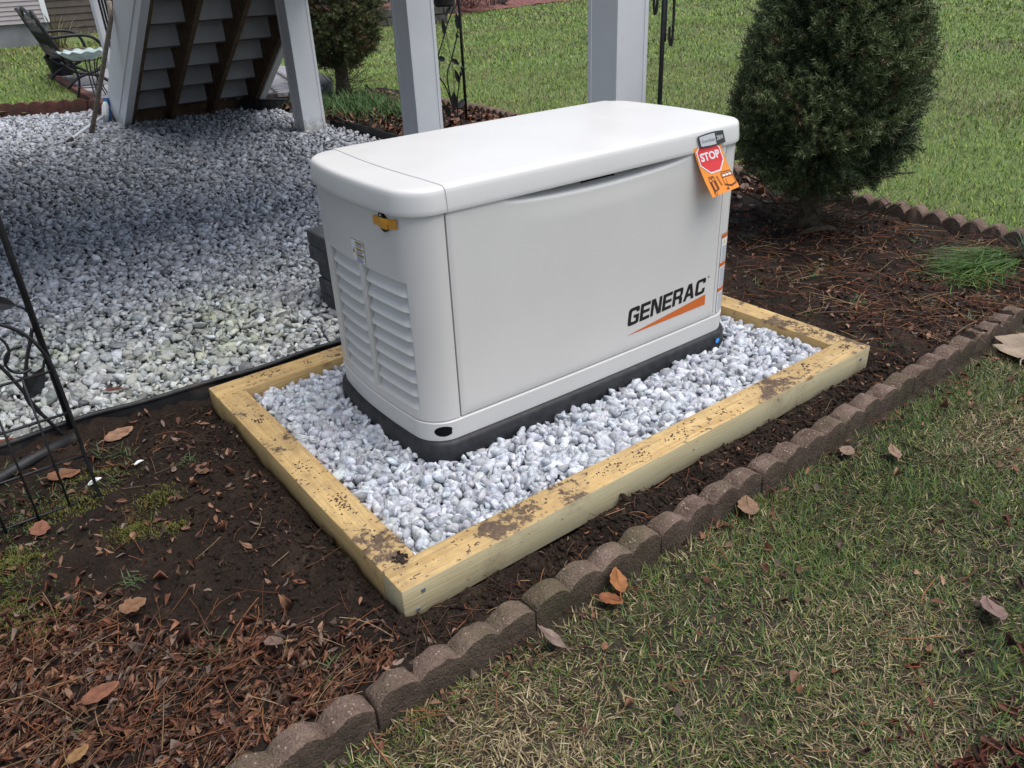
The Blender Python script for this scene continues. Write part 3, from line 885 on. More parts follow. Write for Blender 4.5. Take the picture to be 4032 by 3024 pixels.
def tri_strip(p0, p1, p2, n=12):
    V = []; F = []
    for k in range(n + 1):
        t = k / n
        xt = p0[0] + (p1[0] - p0[0]) * t
        zt_, zb_ = p0[1] + (p1[1] - p0[1]) * t, p0[1] + (p2[1] - p0[1]) * t
        V += [(xt, yfront(xt) - 0.0006, zb_), (xt, yfront(xt) - 0.0006, zt_)]
    for k in range(n): F.append((2 * k, 2 * k + 2, 2 * k + 3, 2 * k + 1))
    return V, F
V, F = tri_strip((0.610, 0.2298), (0.972, 0.2685), (0.972, 0.2322))
np_obj('logo_wedge', V, F, MAT['orange_print'], parent=logo)
rm = []
n = 16
V = [(0.9815 + r * math.cos(2 * math.pi * k / n), yfront(0.98) - 0.0006, 0.3265 + r * math.sin(2 * math.pi * k / n)) for r in (0.0042, 0.0033) for k in range(n)]
F = [(k, (k + 1) % n, n + (k + 1) % n, n + k) for k in range(n)]
T, TF = text_mesh('R', 0.02)
b0 = len(V); V += [(0.9798 + 0.0034 * a[0], yfront(0.98) - 0.0006, 0.3242 + 0.0046 * a[1]) for a in T]; F += [tuple(b0 + i for i in f) for f in TF]
np_obj('registered_mark', V, F, MAT['ink'], parent=logo)
# badge on the lid
def lid_front(x, z, e=0.0): return (x, yfront(x) + lid_yz(z) - e, z)
bd = lid
def badge_uv(u, v, e):
    x = 0.872 + 0.113 * u + 0.012 * (1 - v)
    z = 0.7565 + 0.033 * v + 0.0030 * u * v + 0.003 * math.sin(math.pi * max(0, min(1, u))) * (2 * v - 1)
    return lid_front(x, z, e)
def badge_poly(u0, u1, v0, v1, e, mat, name, rc=0.0):
    P = []
    nn = 10
    for k in range(nn + 1): P.append((u0 + (u1 - u0) * k / nn, v0))
    for k in range(nn + 1): P.append((u1 - (u1 - u0) * k / nn, v1))
    top = [badge_uv(a, b, e) for a, b in P]; bot = [badge_uv(a, b, e - 0.0025) for a, b in P]
    m_ = len(P); mb = MB()
    quads = [(k, k + 1, m_ - 2 - k, m_ - 1 - k) for k in range(nn)]
    mb.add(top + bot, quads + [(k, (k + 1) % m_, m_ + (k + 1) % m_, m_ + k) for k in range(m_)])
    return mb.build(name, mat, bd)
badge_poly(0, 1, 0, 1, 0.0020, MAT['badge_grey'], 'badge_plate')
badge_poly(0.035, 0.635, 0.10, 0.90, 0.0026, MAT['badge_silver'], 'badge_field')
T, TF = text_mesh('Guardian', 0.0, 1.35)
np_obj('badge_lettering', [badge_uv(0.085 + 0.51 * a[0], 0.38 + 0.25 * a[1], 0.0031) for a in T], TF, flat('grey_ink', (0.10, 0.10, 0.11), 0.5), parent=bd)
T, TF = text_mesh('20kW', 0.012)
np_obj('badge_rating', [badge_uv(0.685 + 0.26 * a[0], 0.34 + 0.34 * a[1], 0.0026) for a in T], TF, MAT['white_print'], parent=bd)
# warning sticker on the louvred end
def end_pt(y, z, e=0.0006): return (xend(y) - e, y, z)
def end_rect(mb, y0, y1, z0, z1, m, e):
    mb.add([end_pt(y0, z0, e), end_pt(y1, z0, e), end_pt(y1, z1, e), end_pt(y0, z1, e)], [(0, 1, 2, 3)], m)
mb = MB()
Y0, Y1, Z0, Z1 = 0.3135, 0.2435, 0.5755, 0.6345
end_rect(mb, Y0 + 0.0012, Y1 - 0.0012, Z0 - 0.0012, Z1 + 0.0012, 0, 0.0005)
end_rect(mb, Y0, Y1, Z0, Z1, 1, 0.0009)
for zc in (0.6295, 0.6125, 0.5955): end_rect(mb, 0.2905, 0.2445, zc - 0.0026, zc + 0.0026, 2, 0.0013)
for zc in (0.6295, 0.6125, 0.5955): end_rect(mb, 0.281, 0.255, zc - 0.0010, zc + 0.0010, 0, 0.0016)
for i, zc in enumerate([0.6245, 0.6215, 0.6185, 0.6075, 0.6045, 0.6015, 0.5985, 0.5905, 0.5872, 0.584, 0.581, 0.5785]):
    end_rect(mb, 0.2895, 0.2465 + 0.006 * ((i * 7) % 3), zc - 0.0006, zc + 0.0006, 3, 0.0013)
mb.add([end_pt(0.309, 0.597, 0.0013), end_pt(0.2945, 0.597, 0.0013), end_pt(0.302, 0.6155, 0.0013)], [(0, 1, 2)], 2)
mb.add([end_pt(0.3045, 0.600, 0.0016), end_pt(0.2990, 0.600, 0.0016), end_pt(0.3018, 0.6095, 0.0016)], [(0, 1, 2)], 0)
mb.build('warning_sticker', [MAT['ink'], MAT['white_print'], MAT['yellow_print'], flat('blue_grey_print', (0.10, 0.12, 0.25), 0.5)], lp)
# tall sticker wrapping the right front corner
OUT = outline(0.0007)
i0 = int(np.argmin((OUT[:, 0] - 1.0325) ** 2 + (OUT[:, 1] - 0.0) ** 2))
def wrap(s):                                            # distance along the outline from x=1.0325
    nseg = len(OUT); i = i0; d = s
    while True:
        a, b = OUT[i % nseg], OUT[(i + 1) % nseg]; l = np.linalg.norm(b - a)
        if d <= l: return a + (b - a) * d / l
        d -= l; i += 1
def wrect(mb, s0, s1, z0, z1, m, e):
    n = 8; V = []
    for k in range(n + 1):
        p = wrap(s0 + (s1 - s0) * k / n)
        nrm = p - np.array([1.056, 0.086]); nrm = nrm / (np.linalg.norm(nrm) + 1e-9)
        q = p + nrm * e
        V += [(q[0], q[1], z0), (q[0], q[1], z1)]
    mb.add(V, [(2 * k, 2 * k + 2, 2 * k + 3, 2 * k + 1) for k in range(n)], m)
mb = MB()
wrect(mb, 0.0, 0.092, 0.1815, 0.4565, 0, 0.0003); wrect(mb, 0.0012, 0.0908, 0.1827, 0.4553, 1, 0.0006)
for z1 in (0.4545, 0.3575, 0.2685): wrect(mb, 0.0012, 0.0908, z1 - 0.013, z1, 2, 0.0009)
zt_ = 0.4545
for k in range(52):
    z = 0.413 - k * 0.0044
    if any(z1 - 0.0155 < z < z1 + 0.0025 for z1 in (0.3575, 0.2685)) or z < 0.186: continue
    wrect(mb, 0.006, 0.085 - 0.011 * ((k * 5) % 4), z - 0.0008, z + 0.0008, 3, 0.0009)
p0, p1 = wrap(0.005), wrap(0.026)
mb.add([(p0[0], p0[1] - 0.001, 0.421), (p1[0], p1[1] - 0.001, 0.421), ((p0[0] + p1[0]) / 2, (p0[1] + p1[1]) / 2 - 0.0012, 0.4375)], [(0, 1, 2)], 4)
mb.build('tall_warning_sticker', [MAT['ink'], MAT['white_print'], MAT['orange_print'], flat('grey_print', (0.14, 0.15, 0.20), 0.5), MAT['yellow_print']], rp)
# blue dot on the base
n = 20; yb = yfront(1.04) - 0.0168
np_obj('blue_dot_sticker', [(1.037 + 0.0095 * math.cos(2 * math.pi * k / n), yb + 0.03 * abs(0.0095 * math.cos(2 * math.pi * k / n)) , 0.0845 + 0.0095 * math.sin(2 * math.pi * k / n)) for k in range(n)], [tuple(range(n))], MAT['blue_dot'], parent=gen)
# lock behind the tape
def end_disc(mb, yc, zc, ry, rz, d, m=0, n=20):
    V = [end_pt(yc + ry * math.cos(2 * math.pi * k / n), zc + rz * math.sin(2 * math.pi * k / n), d) for k in range(n)] + [end_pt(yc + ry * math.cos(2 * math.pi * k / n), zc + rz * math.sin(2 * math.pi * k / n), 0.0) for k in range(n)]
    mb.add(V, [tuple(range(n))] + [(k, (k + 1) % n, n + (k + 1) % n, n + k) for k in range(n)], m)
mb = MB(); end_disc(mb, 0.120, 0.7145, 0.0205, 0.0205, 0.005); end_disc(mb, 0.1265, 0.733, 0.0095, 0.0095, 0.0075)
end_disc(mb, 0.1265, 0.7355, 0.0028, 0.0028, 0.0078, 1)
mb.build('lid_lock', [MAT['ink'], MAT['badge_silver']], lp)
# tape over the lock and the STOP tag: things of their own, stuck to or hung from the generator
def g2w(p):
    q = rot_z(GA) @ np.array([p[0], p[1], 0]); return (GO[0] + q[0], GO[1] + q[1], p[2])
V = []; F = []; n = 16
for k in range(n + 1):
    t = k / n
    y = 0.1735 + (0.0675 - 0.1735) * t
    lift = 0.0012 + 0.0075 * math.exp(-((y - 0.121) / 0.021) ** 4) + 0.0008 * math.sin(9 * t)
    zt_ = 0.7265 + 0.008 * t + 0.0015 * math.sin(7 * t); zb_ = 0.7005 + 0.0075 * t + 0.002 * math.sin(6 * t + 1)
    for z, dl in ((zb_, -0.0002), ((zb_ + zt_) / 2, 0.0008), (zt_, 0)): V.append(g2w(end_pt(y, z, lift + dl)))
    for z, dl in ((zb_, -0.0002), ((zb_ + zt_) / 2, 0.0008), (zt_, 0)): V.append(g2w(end_pt(y, z, lift + dl - 0.0006)))
for k in range(n):
    b0, b1 = 6 * k, 6 * k + 6
    F += [(b0, b1, b1 + 1, b0 + 1), (b0 + 1, b1 + 1, b1 + 2, b0 + 2), (b0 + 3, b0 + 4, b1 + 4, b1 + 3), (b0 + 4, b0 + 5, b1 + 5, b1 + 4), (b0, b0 + 3, b1 + 3, b1), (b0 + 2, b1 + 2, b1 + 5, b0 + 5)]
np_obj('adhesive_tape', V, F, MAT['tape'], label='short strip of orange tape over the lock below the lid', cat='tape')
TL_, TR_, BR_, BL_ = [np.array(q) for q in ((0.8570, -0.0005, 0.7640), (0.9730, -0.0005, 0.7655), (1.026, -0.050, 0.6238), (0.9037, -0.050, 0.6135))]
def tag_uv(u, v, e=0.0):
    """u left to right, v bottom to top"""
    p = (1 - u) * ((1 - v) * BL_ + v * TL_) + u * ((1 - v) * BR_ + v * TR_)
    p = p + np.array([0, 1, 0]) * 0.012 * math.sin(math.pi * v) * 0.6
    p = p + np.array([0, -1, 0.2]) * e
    return g2w(p)
tag = empty('stop_tag', g2w((0.96, -0.05, 0.62)), label='orange card tag with a red STOP sign hanging from the lid', cat='tag')
tag_inv = -np.array(tag.location)
def tag_mesh(name, P2, F, mat, e):
    V = []
    for p in P2: V.append(np.array(tag_uv(p[0], p[1], e)) + tag_inv)
    return np_obj(name, V, F, mat, parent=tag)
nu, nv = 6, 14
P2 = [(i / nu, j / nv) for j in range(nv + 1) for i in range(nu + 1)]
FF = [(j * (nu + 1) + i, j * (nu + 1) + i + 1, (j + 1) * (nu + 1) + i + 1, (j + 1) * (nu + 1) + i) for j in range(nv) for i in range(nu)]
card = tag_mesh('card', P2, FF, MAT['tag_orange'], 0.0)
tag_mesh('card_back', P2, [f[::-1] for f in FF], MAT['tag_orange'], -0.0006)
def tagpoly(pts, mat, e, name):
    V, F = curve_mesh([pts]); return tag_mesh(name, V, F, mat, e)
def octo(cx, cy, r, asp):
    return [(cx + r * math.cos(math.pi / 8 + math.pi / 4 * k), cy + r * asp * math.sin(math.pi / 8 + math.pi / 4 * k)) for k in range(8)]
tagpoly(octo(0.485, 0.735, 0.475, 0.74), MAT['white_print'], 0.0007, 'sign_border')
tagpoly(octo(0.485, 0.735, 0.435, 0.74), MAT['red_print'], 0.0011, 'sign_field')
T, TF = text_mesh('STOP', 0.035)
tag_mesh('stop_lettering', [(0.13 + 0.71 * a[0], 0.665 + 0.165 * a[1]) for a in T], TF, MAT['white_print'], 0.0015)
mb2 = []
def seg2(p, q, w=0.006):
    p, q = np.array(p), np.array(q); d = q - p; d = d / (np.linalg.norm(d) + 1e-9); nrm = np.array([-d[1], d[0]]) * w
    return [tuple(p + nrm), tuple(p - nrm), tuple(q - nrm), tuple(q + nrm)]
lines = []
def poly(pts, w=0.006):
    for a, b in zip(pts[:-1], pts[1:]): lines.append(seg2(a, b, w))
# lid-open drawing on the right, engine drawing on the left, an arrow and a small round sign
poly([(0.60, 0.345), (0.98, 0.325), (0.97, 0.265), (0.60, 0.28), (0.60, 0.345)]); poly([(0.63, 0.345), (0.63, 0.385), (0.97, 0.365), (0.97, 0.325)])
poly([(0.60, 0.28), (0.58, 0.13), (0.78, 0.075), (0.97, 0.10), (0.97, 0.265)]); poly([(0.58, 0.15), (0.78, 0.095), (0.97, 0.12)], 0.008); poly([(0.72, 0.36), (0.72, 0.34)]); poly([(0.84, 0.36), (0.84, 0.34)])
poly([(0.70, 0.24), (0.64, 0.055)], 0.005); poly([(0.57, 0.055), (0.65, 0.04), (0.60, 0.075)], 0.008)
for xx0, xx1, y0, y1 in ((0.64, 0.72, 0.285, 0.335), (0.745, 0.835, 0.283, 0.332), (0.86, 0.94, 0.28, 0.33)): pass
for yy in (0.36, 0.335): poly([(0.15, yy), (0.33, yy)])
poly([(0.15, 0.335), (0.14, 0.26)]); poly([(0.33, 0.36), (0.34, 0.10)]); poly([(0.24, 0.345), (0.24, 0.26)], 0.009)
for k in range(9): poly([(0.13 + 0.02 * (k % 2), 0.265 - k * 0.021), (0.20, 0.258 - k * 0.021)], 0.012)
for k in range(6): poly([(0.27, 0.27 - k * 0.03), (0.335, 0.262 - k * 0.03)], 0.011)
poly([(0.14, 0.10), (0.30, 0.095)], 0.01); poly([(0.42, 0.33), (0.46, 0.15)], 0.006); poly([(0.45, 0.335), (0.49, 0.155)], 0.006); poly([(0.42, 0.33), (0.45, 0.335)]); poly([(0.46, 0.15), (0.49, 0.155)])
poly([(0.16, 0.045 + 0.0), (0.16, 0.075)], 0.012)
ringp = [(0.17 + 0.055 * math.cos(2 * math.pi * k / 14), 0.055 + 0.042 * math.sin(2 * math.pi * k / 14)) for k in range(15)]; poly(ringp, 0.005)
V = []; F = []
for s_ in lines: b0 = len(V); V += s_; F.append((b0, b0 + 1, b0 + 2, b0 + 3))
tag_mesh('line_drawings', V, F, flat('brown_print', (0.10, 0.025, 0.01), 0.5), 0.0012)
V = []; F = []
for r_ in ((0.64, 0.72, 0.29, 0.33), (0.75, 0.83, 0.288, 0.328), (0.86, 0.94, 0.285, 0.325)):
    b0 = len(V); V += [(r_[0], r_[2]), (r_[1], r_[2] - 0.004), (r_[1], r_[3] - 0.004), (r_[0], r_[3])]; F.append((b0, b0 + 1, b0 + 2, b0 + 3))
tag_mesh('drawing_fill', V, F, MAT['white_print'], 0.0010)

# ------------------------------------------------------------------ new white gravel inside the frame
def inside_gen(x, y, off=0.0):
    c, s = math.cos(-GA), math.sin(-GA)
    dx, dy = x - GO[0], y - GO[1]
    lx, ly = c * dx - s * dy - CXG, s * dx + c * dy - HYG
    hx = HXG + off - np.where((lx < 0) & (ly > 0), 0.036, 0.020) * (ly / HYG) ** 2; hy = HYG + off
    r = 0.08
    qx, qy = np.abs(lx) - hx + r, np.abs(ly) - hy + r
    return np.hypot(np.maximum(qx, 0), np.maximum(qy, 0)) + np.minimum(np.maximum(qx, qy), 0) - r < 0
def jgrid(x0, x1, y0, y1, sp):
    nx, ny = int((x1 - x0) / sp), int((y1 - y0) / sp)
    X, Y = np.meshgrid((np.arange(nx) + 0.5) / nx * (x1 - x0) + x0, (np.arange(ny) + 0.5) / ny * (y1 - y0) + y0)
    X = X + ((np.arange(ny) % 2) * 0.5 * sp)[:, None]
    X = X.ravel() + rng.uniform(-0.42, 0.42, nx * ny) * sp; Y = Y.ravel() + rng.uniform(-0.42, 0.42, nx * ny) * sp
    return X, Y
def new_level(x, y):
    e = np.minimum(np.minimum(x - TT, FL - TT - x), np.minimum(y - TT, FD - TT - y))
    return 0.060 + 0.004 * fbm(x, y, 4, 33, 2) + 0.004 * sstep(0.0, 0.12, e) - 0.006 * sstep(1.5, 1.7, x)
parts = []
for layer, sp, sz, sub in ((0, 0.0215, 0.0190, 1), (1, 0.0205, 0.0182, 2), (2, 0.0235, 0.0172, 2)):
    X, Y = jgrid(TT + 0.010, FL - TT - 0.010, TT + 0.010, FD - TT - 0.010, sp)
    ok = ~inside_gen(X, Y, 0.014 if layer else 0.0)
    if layer == 2: ok &= rng.random(len(X)) < 0.75
    X, Y = X[ok], Y[ok]; n_ = len(X)
    X = np.clip(X, TT + 0.013, FL - TT - 0.013); Y = np.clip(Y, TT + 0.013, FD - TT - 0.013)
    Z = new_level(X, Y) + (-0.022, -0.013, -0.004)[layer] + rng.uniform(-0.005, 0.005, n_)
    size = sz * np.clip(rng.lognormal(0, 0.28, n_), 0.5, 1.6)
    br = np.clip(rng.normal(0.53, 0.11, n_), 0.20, 0.76)
    colr = np.stack([br * rng.normal(0.97, 0.02, n_), br * rng.normal(0.99, 0.012, n_), br * rng.normal(1.04, 0.025, n_)], 1)
    parts.append(pebbles(np.stack([X, Y, Z], 1), size, colr, sub, 6, (0.5, 0.9), 0.26, 1.0, 0.80))
V, F, Cc = merge(parts)
np_obj('white_gravel', V, F, MAT['stone_new'], Cc, kind='stuff', label='bright white marble gravel filling the timber frame', cat='gravel')

# ------------------------------------------------------------------ older angular gravel under the deck
def edge_back(x): return 1.318 + 0.02 * np.sin(2.2 * x + 0.5)
def patio_gravel_ok(X, Y):
    far = Y < 8.955 - 0.575 * X
    stair = ~((X > 1.22) & (Y > 7.25))
    return (Y > edge_back(X) + 0.022) & (X < 2.56) & far & stair
parts = []
for y0, y1, sp, sz, sub, layers in ((1.33, 1.95, 0.0240, 0.0162, 2, 2), (1.95, 2.7, 0.0250, 0.0165, 1, 2), (2.7, 4.4, 0.0265, 0.0178, 1, 1), (4.4, 9.4, 0.035, 0.0212, 1, 1)):
    for ly in range(layers):
        X, Y = jgrid(-2.0, 2.6, y0, y1, sp)
        P = np.stack([X, Y, grav_h(X, Y) + 0.012], 1)
        ok = patio_gravel_ok(X, Y) & in_view(P, 0.14, 0.2)
        if ly: ok &= rng.random(len(X)) < 0.6
        sub_ = sub if ly else 1
        P = P[ok]; n_ = len(P)
        P[:, 2] += rng.uniform(-0.006, 0.006, n_) + 0.010 * ly
        size = 1.14 * sz * np.clip(rng.lognormal(0, 0.30, n_), 0.5, 1.8)
        br = np.clip(rng.normal(0.44, 0.125, n_), 0.14, 0.78)
        warm = rng.normal(0, 0.02, n_)
        colr = np.stack([br * (0.975 + warm), br * (0.995 + warm * 0.3), br * (1.05 - warm)], 1)
        # algae on the damp outer margin
        g = np.clip(sstep(2.75, 1.8, P[:, 1] + 0.35 * fbm(P[:, 0], P[:, 1], 2.3, 8, 2)) * (0.35 + 0.9 * fbm(P[:, 0], P[:, 1], 3.0, 21, 3)), 0, 1) * rng.random(n_)
        colr = colr * (1 - g[:, None]) + (colr * np.array([0.80, 0.86, 0.55])) * g[:, None]
        cr = sstep(2.6, 1.6, P[:, 1])[:, None] * 0.6
        colr = colr * (1 - cr) + colr * np.array([1.10, 1.09, 0.98]) * cr
        parts.append(pebbles(P, size, colr, sub_, 5, (0.36, 0.8), 0.24, 0.6, 0.80))
V, F, Cc = merge(parts)
np_obj('old_gravel', V, F, MAT['stone_old'], Cc, kind='stuff', label='grey angular gravel covering the ground under the deck', cat='gravel')

# ------------------------------------------------------------------ black plastic edging
def strip_edging(name, path, ztop, zbot, label):
    o = empty(name, (path[0][0], path[0][1], 0), label=label, cat='edging')
    pts = []
    P = np.array(path, float)
    d = np.r_[0, np.cumsum(np.linalg.norm(np.diff(P, axis=0), axis=1))]
    nn = max(8, int(d[-1] / 0.06))
    s = np.linspace(0, d[-1], nn)
    X, Y = np.interp(s, d, P[:, 0]), np.interp(s, d, P[:, 1])
    k = np.array([1, 2, 3, 2, 1]) / 9.0
    Xs = np.convolve(np.pad(X, 2, 'edge'), k, 'valid'); Ys = np.convolve(np.pad(Y, 2, 'edge'), k, 'valid')
    wob = 0.004 * np.sin(s * 7.0) + 0.003 * np.sin(s * 17 + 1)
    Q = np.stack([Xs - path[0][0], Ys - path[0][1]], 1)
    mb = MB(); V = []; F = []
    for i in range(nn):
        t = Q[min(i + 1, nn - 1)] - Q[max(i - 1, 0)]; t /= np.linalg.norm(t) + 1e-9
        nrm = np.array([-t[1], t[0]])
        zt_ = ztop + wob[i]
        for off, z in ((0.003, zbot), (0.003, zt_), (-0.003, zt_), (-0.003, zbot)):
            V.append((Q[i, 0] + nrm[0] * off, Q[i, 1] + nrm[1] * off, z))
    for i in range(nn - 1):
        for q in range(4): F.append((4 * i + q, 4 * i + (q + 1) % 4, 4 * i + 4 + (q + 1) % 4, 4 * i + 4 + q))
    mb.add(V, F); mb.build('strip', MAT['plastic_black'], o)
    mb = MB(); mb.tube([(Q[i, 0], Q[i, 1], ztop + wob[i]) for i in range(nn)], 0.0085, 8)
    mb.build('bead', MAT['plastic_black'], o, True)
    return o
strip_edging('lawn_edging_strip', [(-1.5, 1.33), (-0.9, 1.315), (-0.45, 1.318), (-0.1, 1.305), (0.25, 1.285), (0.55, 1.275), (1.9, 1.28), (2.35, 1.34), (2.53, 1.5), (2.575, 1.9), (2.575, 4.6), (2.60, 5.3), (2.66, 5.80)], 0.073, -0.03, 'black plastic edging strip between the old gravel and the garden bed')
mb = MB(); mb.tube([(-0.40, 1.27, 0.045), (-0.52, 1.235, 0.040), (-0.62, 1.19, 0.036), (-0.75, 1.10, 0.035), (-0.9, 1.02, 0.035)], 0.017, 10)
mb.build('loose_edging_pipe', MAT['plastic_black'], None, True, label='loose black plastic tube lying below the leafy trellis', cat='pipe')
# the curved piece at the foot of the stair
strip_edging('curved_edging_strip', [(2.30, 7.05), (2.42, 6.83), (2.55, 6.70), (2.70, 6.68)], 0.12, 0.0, 'short curved black edging at the foot of the stair')

# ------------------------------------------------------------------ scalloped edgers
def edger_mesh(Lk, nb, hgt, thick, amp, seed, mat):
    nx_ = nb * 10
    xs_ = np.linspace(0, Lk, nx_ + 1)
    ph = xs_ / Lk * nb
    top = hgt - amp + amp * (1 - (2 * (ph - np.floor(np.minimum(ph, nb - 1e-6))) - 1) ** 2)
    V = []; F = []
    prof_n = 9
    for i, x in enumerate(xs_):
        h = top[i]
        # front face, rounded front edge, sloping top, back
        pr = [(0, -0.03), (0, h * 0.45), (0.000, h - 0.006), (0.0015, h - 0.0015), (0.006, h), (thick * 0.5, h - 0.001), (thick - 0.009, h - 0.003), (thick - 0.001, h - 0.011), (thick, -0.03)]
        inset = 0.0022 if i in (0, nx_) else 0.0
        for k, (y, z) in enumerate(pr):
            V.append([x + (inset if i == 0 else -inset), y + (inset if k < 5 else -inset) * 0.8, z - inset * (0.8 if k in (3, 4, 5, 6) else 0)])
    V = np.array(V)
    nn = fbm(V[:, 0] * 1.0 + seed * 3.1, V[:, 1] + V[:, 2] * 1.7, 38, seed, 3)
    n2 = fbm(V[:, 0] + seed * 1.3, V[:, 1] * 1.3 - V[:, 2], 16, seed + 5, 2)
    topm = np.isin(np.arange(len(V)) % prof_n, (2, 3, 4, 5, 6, 7))
    V[:, 2] += np.where(topm, 0.0050 * nn + 0.004 * n2, 0)
    V[:, 1] += 0.0022 * nn
    for i in range(nx_):
        for k in range(prof_n - 1): F.append((i * prof_n + k, (i + 1) * prof_n + k, (i + 1) * prof_n + k + 1, i * prof_n + k + 1))
    F.append(tuple(range(prof_n))); F.append(tuple(nx_ * prof_n + k for k in range(prof_n))[::-1])
    return V, F
ORD = ['first', 'second', 'third', 'fourth', 'fifth', 'sixth', 'seventh', 'eighth', 'ninth', 'tenth', 'eleventh', 'twelfth', 'thirteenth', 'fourteenth', 'fifteenth', 'sixteenth', 'seventeenth', 'eighteenth', 'nineteenth', 'twentieth']
def edger(p0, p1, nb, hgt, thick, amp, seed, mat, label, group, z=0.0):
    d = np.array(p1) - np.array(p0); Lk = np.linalg.norm(d) - 0.0015
    V, F = edger_mesh(Lk, nb, hgt, thick, amp, seed, mat)
    mb = MB(); mb.add(V, F)
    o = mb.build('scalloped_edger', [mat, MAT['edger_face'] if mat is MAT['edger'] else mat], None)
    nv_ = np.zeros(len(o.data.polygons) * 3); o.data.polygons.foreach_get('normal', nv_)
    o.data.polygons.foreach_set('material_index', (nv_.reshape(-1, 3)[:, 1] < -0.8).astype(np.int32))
    smooth_by_angle(o, 42)
    o.location = (p0[0], p0[1], z); o.rotation_euler = (rng.normal(0, 0.02), 0, math.atan2(d[1], d[0]) + rng.normal(0, 0.006))
    return props(o, label, 'edger', group)
jx = [-0.568, -0.176, 0.211, 0.599, 0.983, 1.372, 1.774, 2.176, 2.575, 2.975, 3.36]
jy = [-0.200, -0.197, -0.195, -0.195, -0.198, -0.188, -0.180, -0.176, -0.172, -0.168, -0.165]
for i in range(10):
    edger((jx[i], jy[i]), (jx[i + 1], jy[i + 1]), 4, 0.0685 + rng.normal(0, 0.0015), 0.060, 0.021, 40 + i, MAT['edger'],
          '%s mossy scalloped concrete edger of the front row, counting from bottom left' % ORD[i], 'scalloped edgers along the front lawn', z=rng.normal(0, 0.0025))
edger((-0.96, -0.195), (-0.568, -0.200), 4, 0.068, 0.060, 0.017, 39, MAT['edger'], 'scalloped concrete edger at the near end of the front row, beyond the bottom left corner', 'scalloped edgers along the front lawn')
# row along the far lawn, seen from inside the bed
yy = -0.14; i = 0; px_ = 3.30
while yy < 6.0:
    x0 = 3.30 + 0.075 * max(0, yy) + 0.012 * math.sin(yy * 3)
    y1 = yy + 0.392; x1 = 3.30 + 0.075 * max(0, y1) + 0.012 * math.sin(y1 * 3)
    edger((x0 + 0.06, yy), (x1 + 0.06, y1), 4, 0.100 + rng.normal(0, 0.004), 0.060, 0.036, 60 + i, MAT['edger'],
          '%s concrete edger from the near corner in the row along the far lawn' % ORD[i], 'scalloped edgers along the far lawn', z=0.004 + rng.normal(0, 0.006))
    yy = y1; i += 1
# red edgers round the raised bed on the left
rp0, rp1 = np.array([1.16, 8.30]), np.array([-0.55, 9.32])
ud = (rp1 - rp0) / np.linalg.norm(rp1 - rp0)
for k in range(3):
    a = rp0 + ud * 0.575 * k; b_ = rp0 + ud * 0.575 * (k + 1)
    edger((b_[0], b_[1]), (a[0], a[1]), 4, 0.150, 0.055, 0.024, 90 + k, MAT['edger_red'], '%s red scalloped edger left from the patio corner, behind the gravel' % ORD[k], 'red scalloped edgers', z=0.005)
edger((1.165, 8.285), (1.225, 7.73), 4, 0.150, 0.055, 0.024, 95, MAT['edger_red'], 'red scalloped edger running from the patio corner to the stair', 'red scalloped edgers', z=0.005)

# ------------------------------------------------------------------ stack of grey pavers behind the generator
zc = 0.03
pv = [(0.652, 1.655, 0.02, 0.03), (0.648, 1.650, 0.015, 0.02), (0.656, 1.655, -0.01, 0.0), (0.648, 1.698, 0.03, 0.01), (0.650, 1.702, 0.01, 0.0)]
for k, (x, y, a, _) in enumerate(pv):
    mb = MB(); mb.box((0.20, 0, 0.031), (0.40, 0.20, 0.0615), bev=0.004)
    o = mb.build('paver', MAT['paver_grey'], None, label=('lowest', 'second lowest', 'middle', 'second highest', 'topmost')[k] + ' grey concrete paver in the stack behind the generator', cat='paver', group='pavers stacked behind the generator')
    o.location = (x, y, zc); o.rotation_euler = (0, 0, a - 0.02); zc += 0.0628

# ------------------------------------------------------------------ deck posts and the deck they carry
S = 0.198
for k, (x, y, lb) in enumerate(((2.205, 1.635, 'nearest white square deck post, rising behind the generator lid'), (2.235, 3.52, 'middle white square deck post, beside the metal vine trellis'), (2.262, 5.44, 'farthest white square deck post, standing in the gravel by the stair'))):
    p = empty('deck_post', (x + S / 2, y + S / 2, 0), label=lb, cat='post', group='white deck posts')
    mb = MB(); mb.box((0, 0, 1.05), (S - 0.008, S - 0.008, 2.14)); mb.build('shaft', MAT['vinyl'], p)
    for sx in (-1, 1):
        for sy in (-1, 1):
            mb = MB()
            mb.box((sx * (S / 2 - 0.011), sy * (S / 2 - 0.002), 1.05), (0.022, 0.004, 2.13))
            mb.box((sx * (S / 2 - 0.002), sy * (S / 2 - 0.013), 1.05), (0.004, 0.018, 2.13))
            mb.build('corner_trim', MAT['vinyl'], p)
deck = empty('raised_deck', (-0.5, 3.5, 2.1), label='raised wooden deck overhead, above the top of the picture', cat='deck')
MAT['deck'] = mottled('deck_boards', (0.16, 0.115, 0.075), (0.24, 0.18, 0.12), 10, 0.8, 0.2, 40, 0.004)
for kind_, y0, cnt, x0, ln_ in ((0, -1.95, 17, -0.05, 6.1), (1, 0.481, 15, -0.90, 4.4)):
    me0 = None
    for k in range(cnt):
        if me0 is None:
            mb = MB(); mb.box((0, 0, 0), (ln_, 0.138, 0.028)); o = mb.build('deck_board', MAT['deck'], deck); me0 = o
        else:
            o = me0.copy(); COL.objects.link(o); o.parent = deck
        o.location = (x0, y0 + 0.143 * k, 0.17)
for y, xa, ln_ in ((-1.85, -0.05, 6.0), (0.07, -0.05, 6.0), (2.35, -0.90, 4.3)):
    mb = MB(); mb.box((xa, y, 0.05), (ln_, 0.09, 0.19)); mb.build('beam', MAT['deck'], deck)

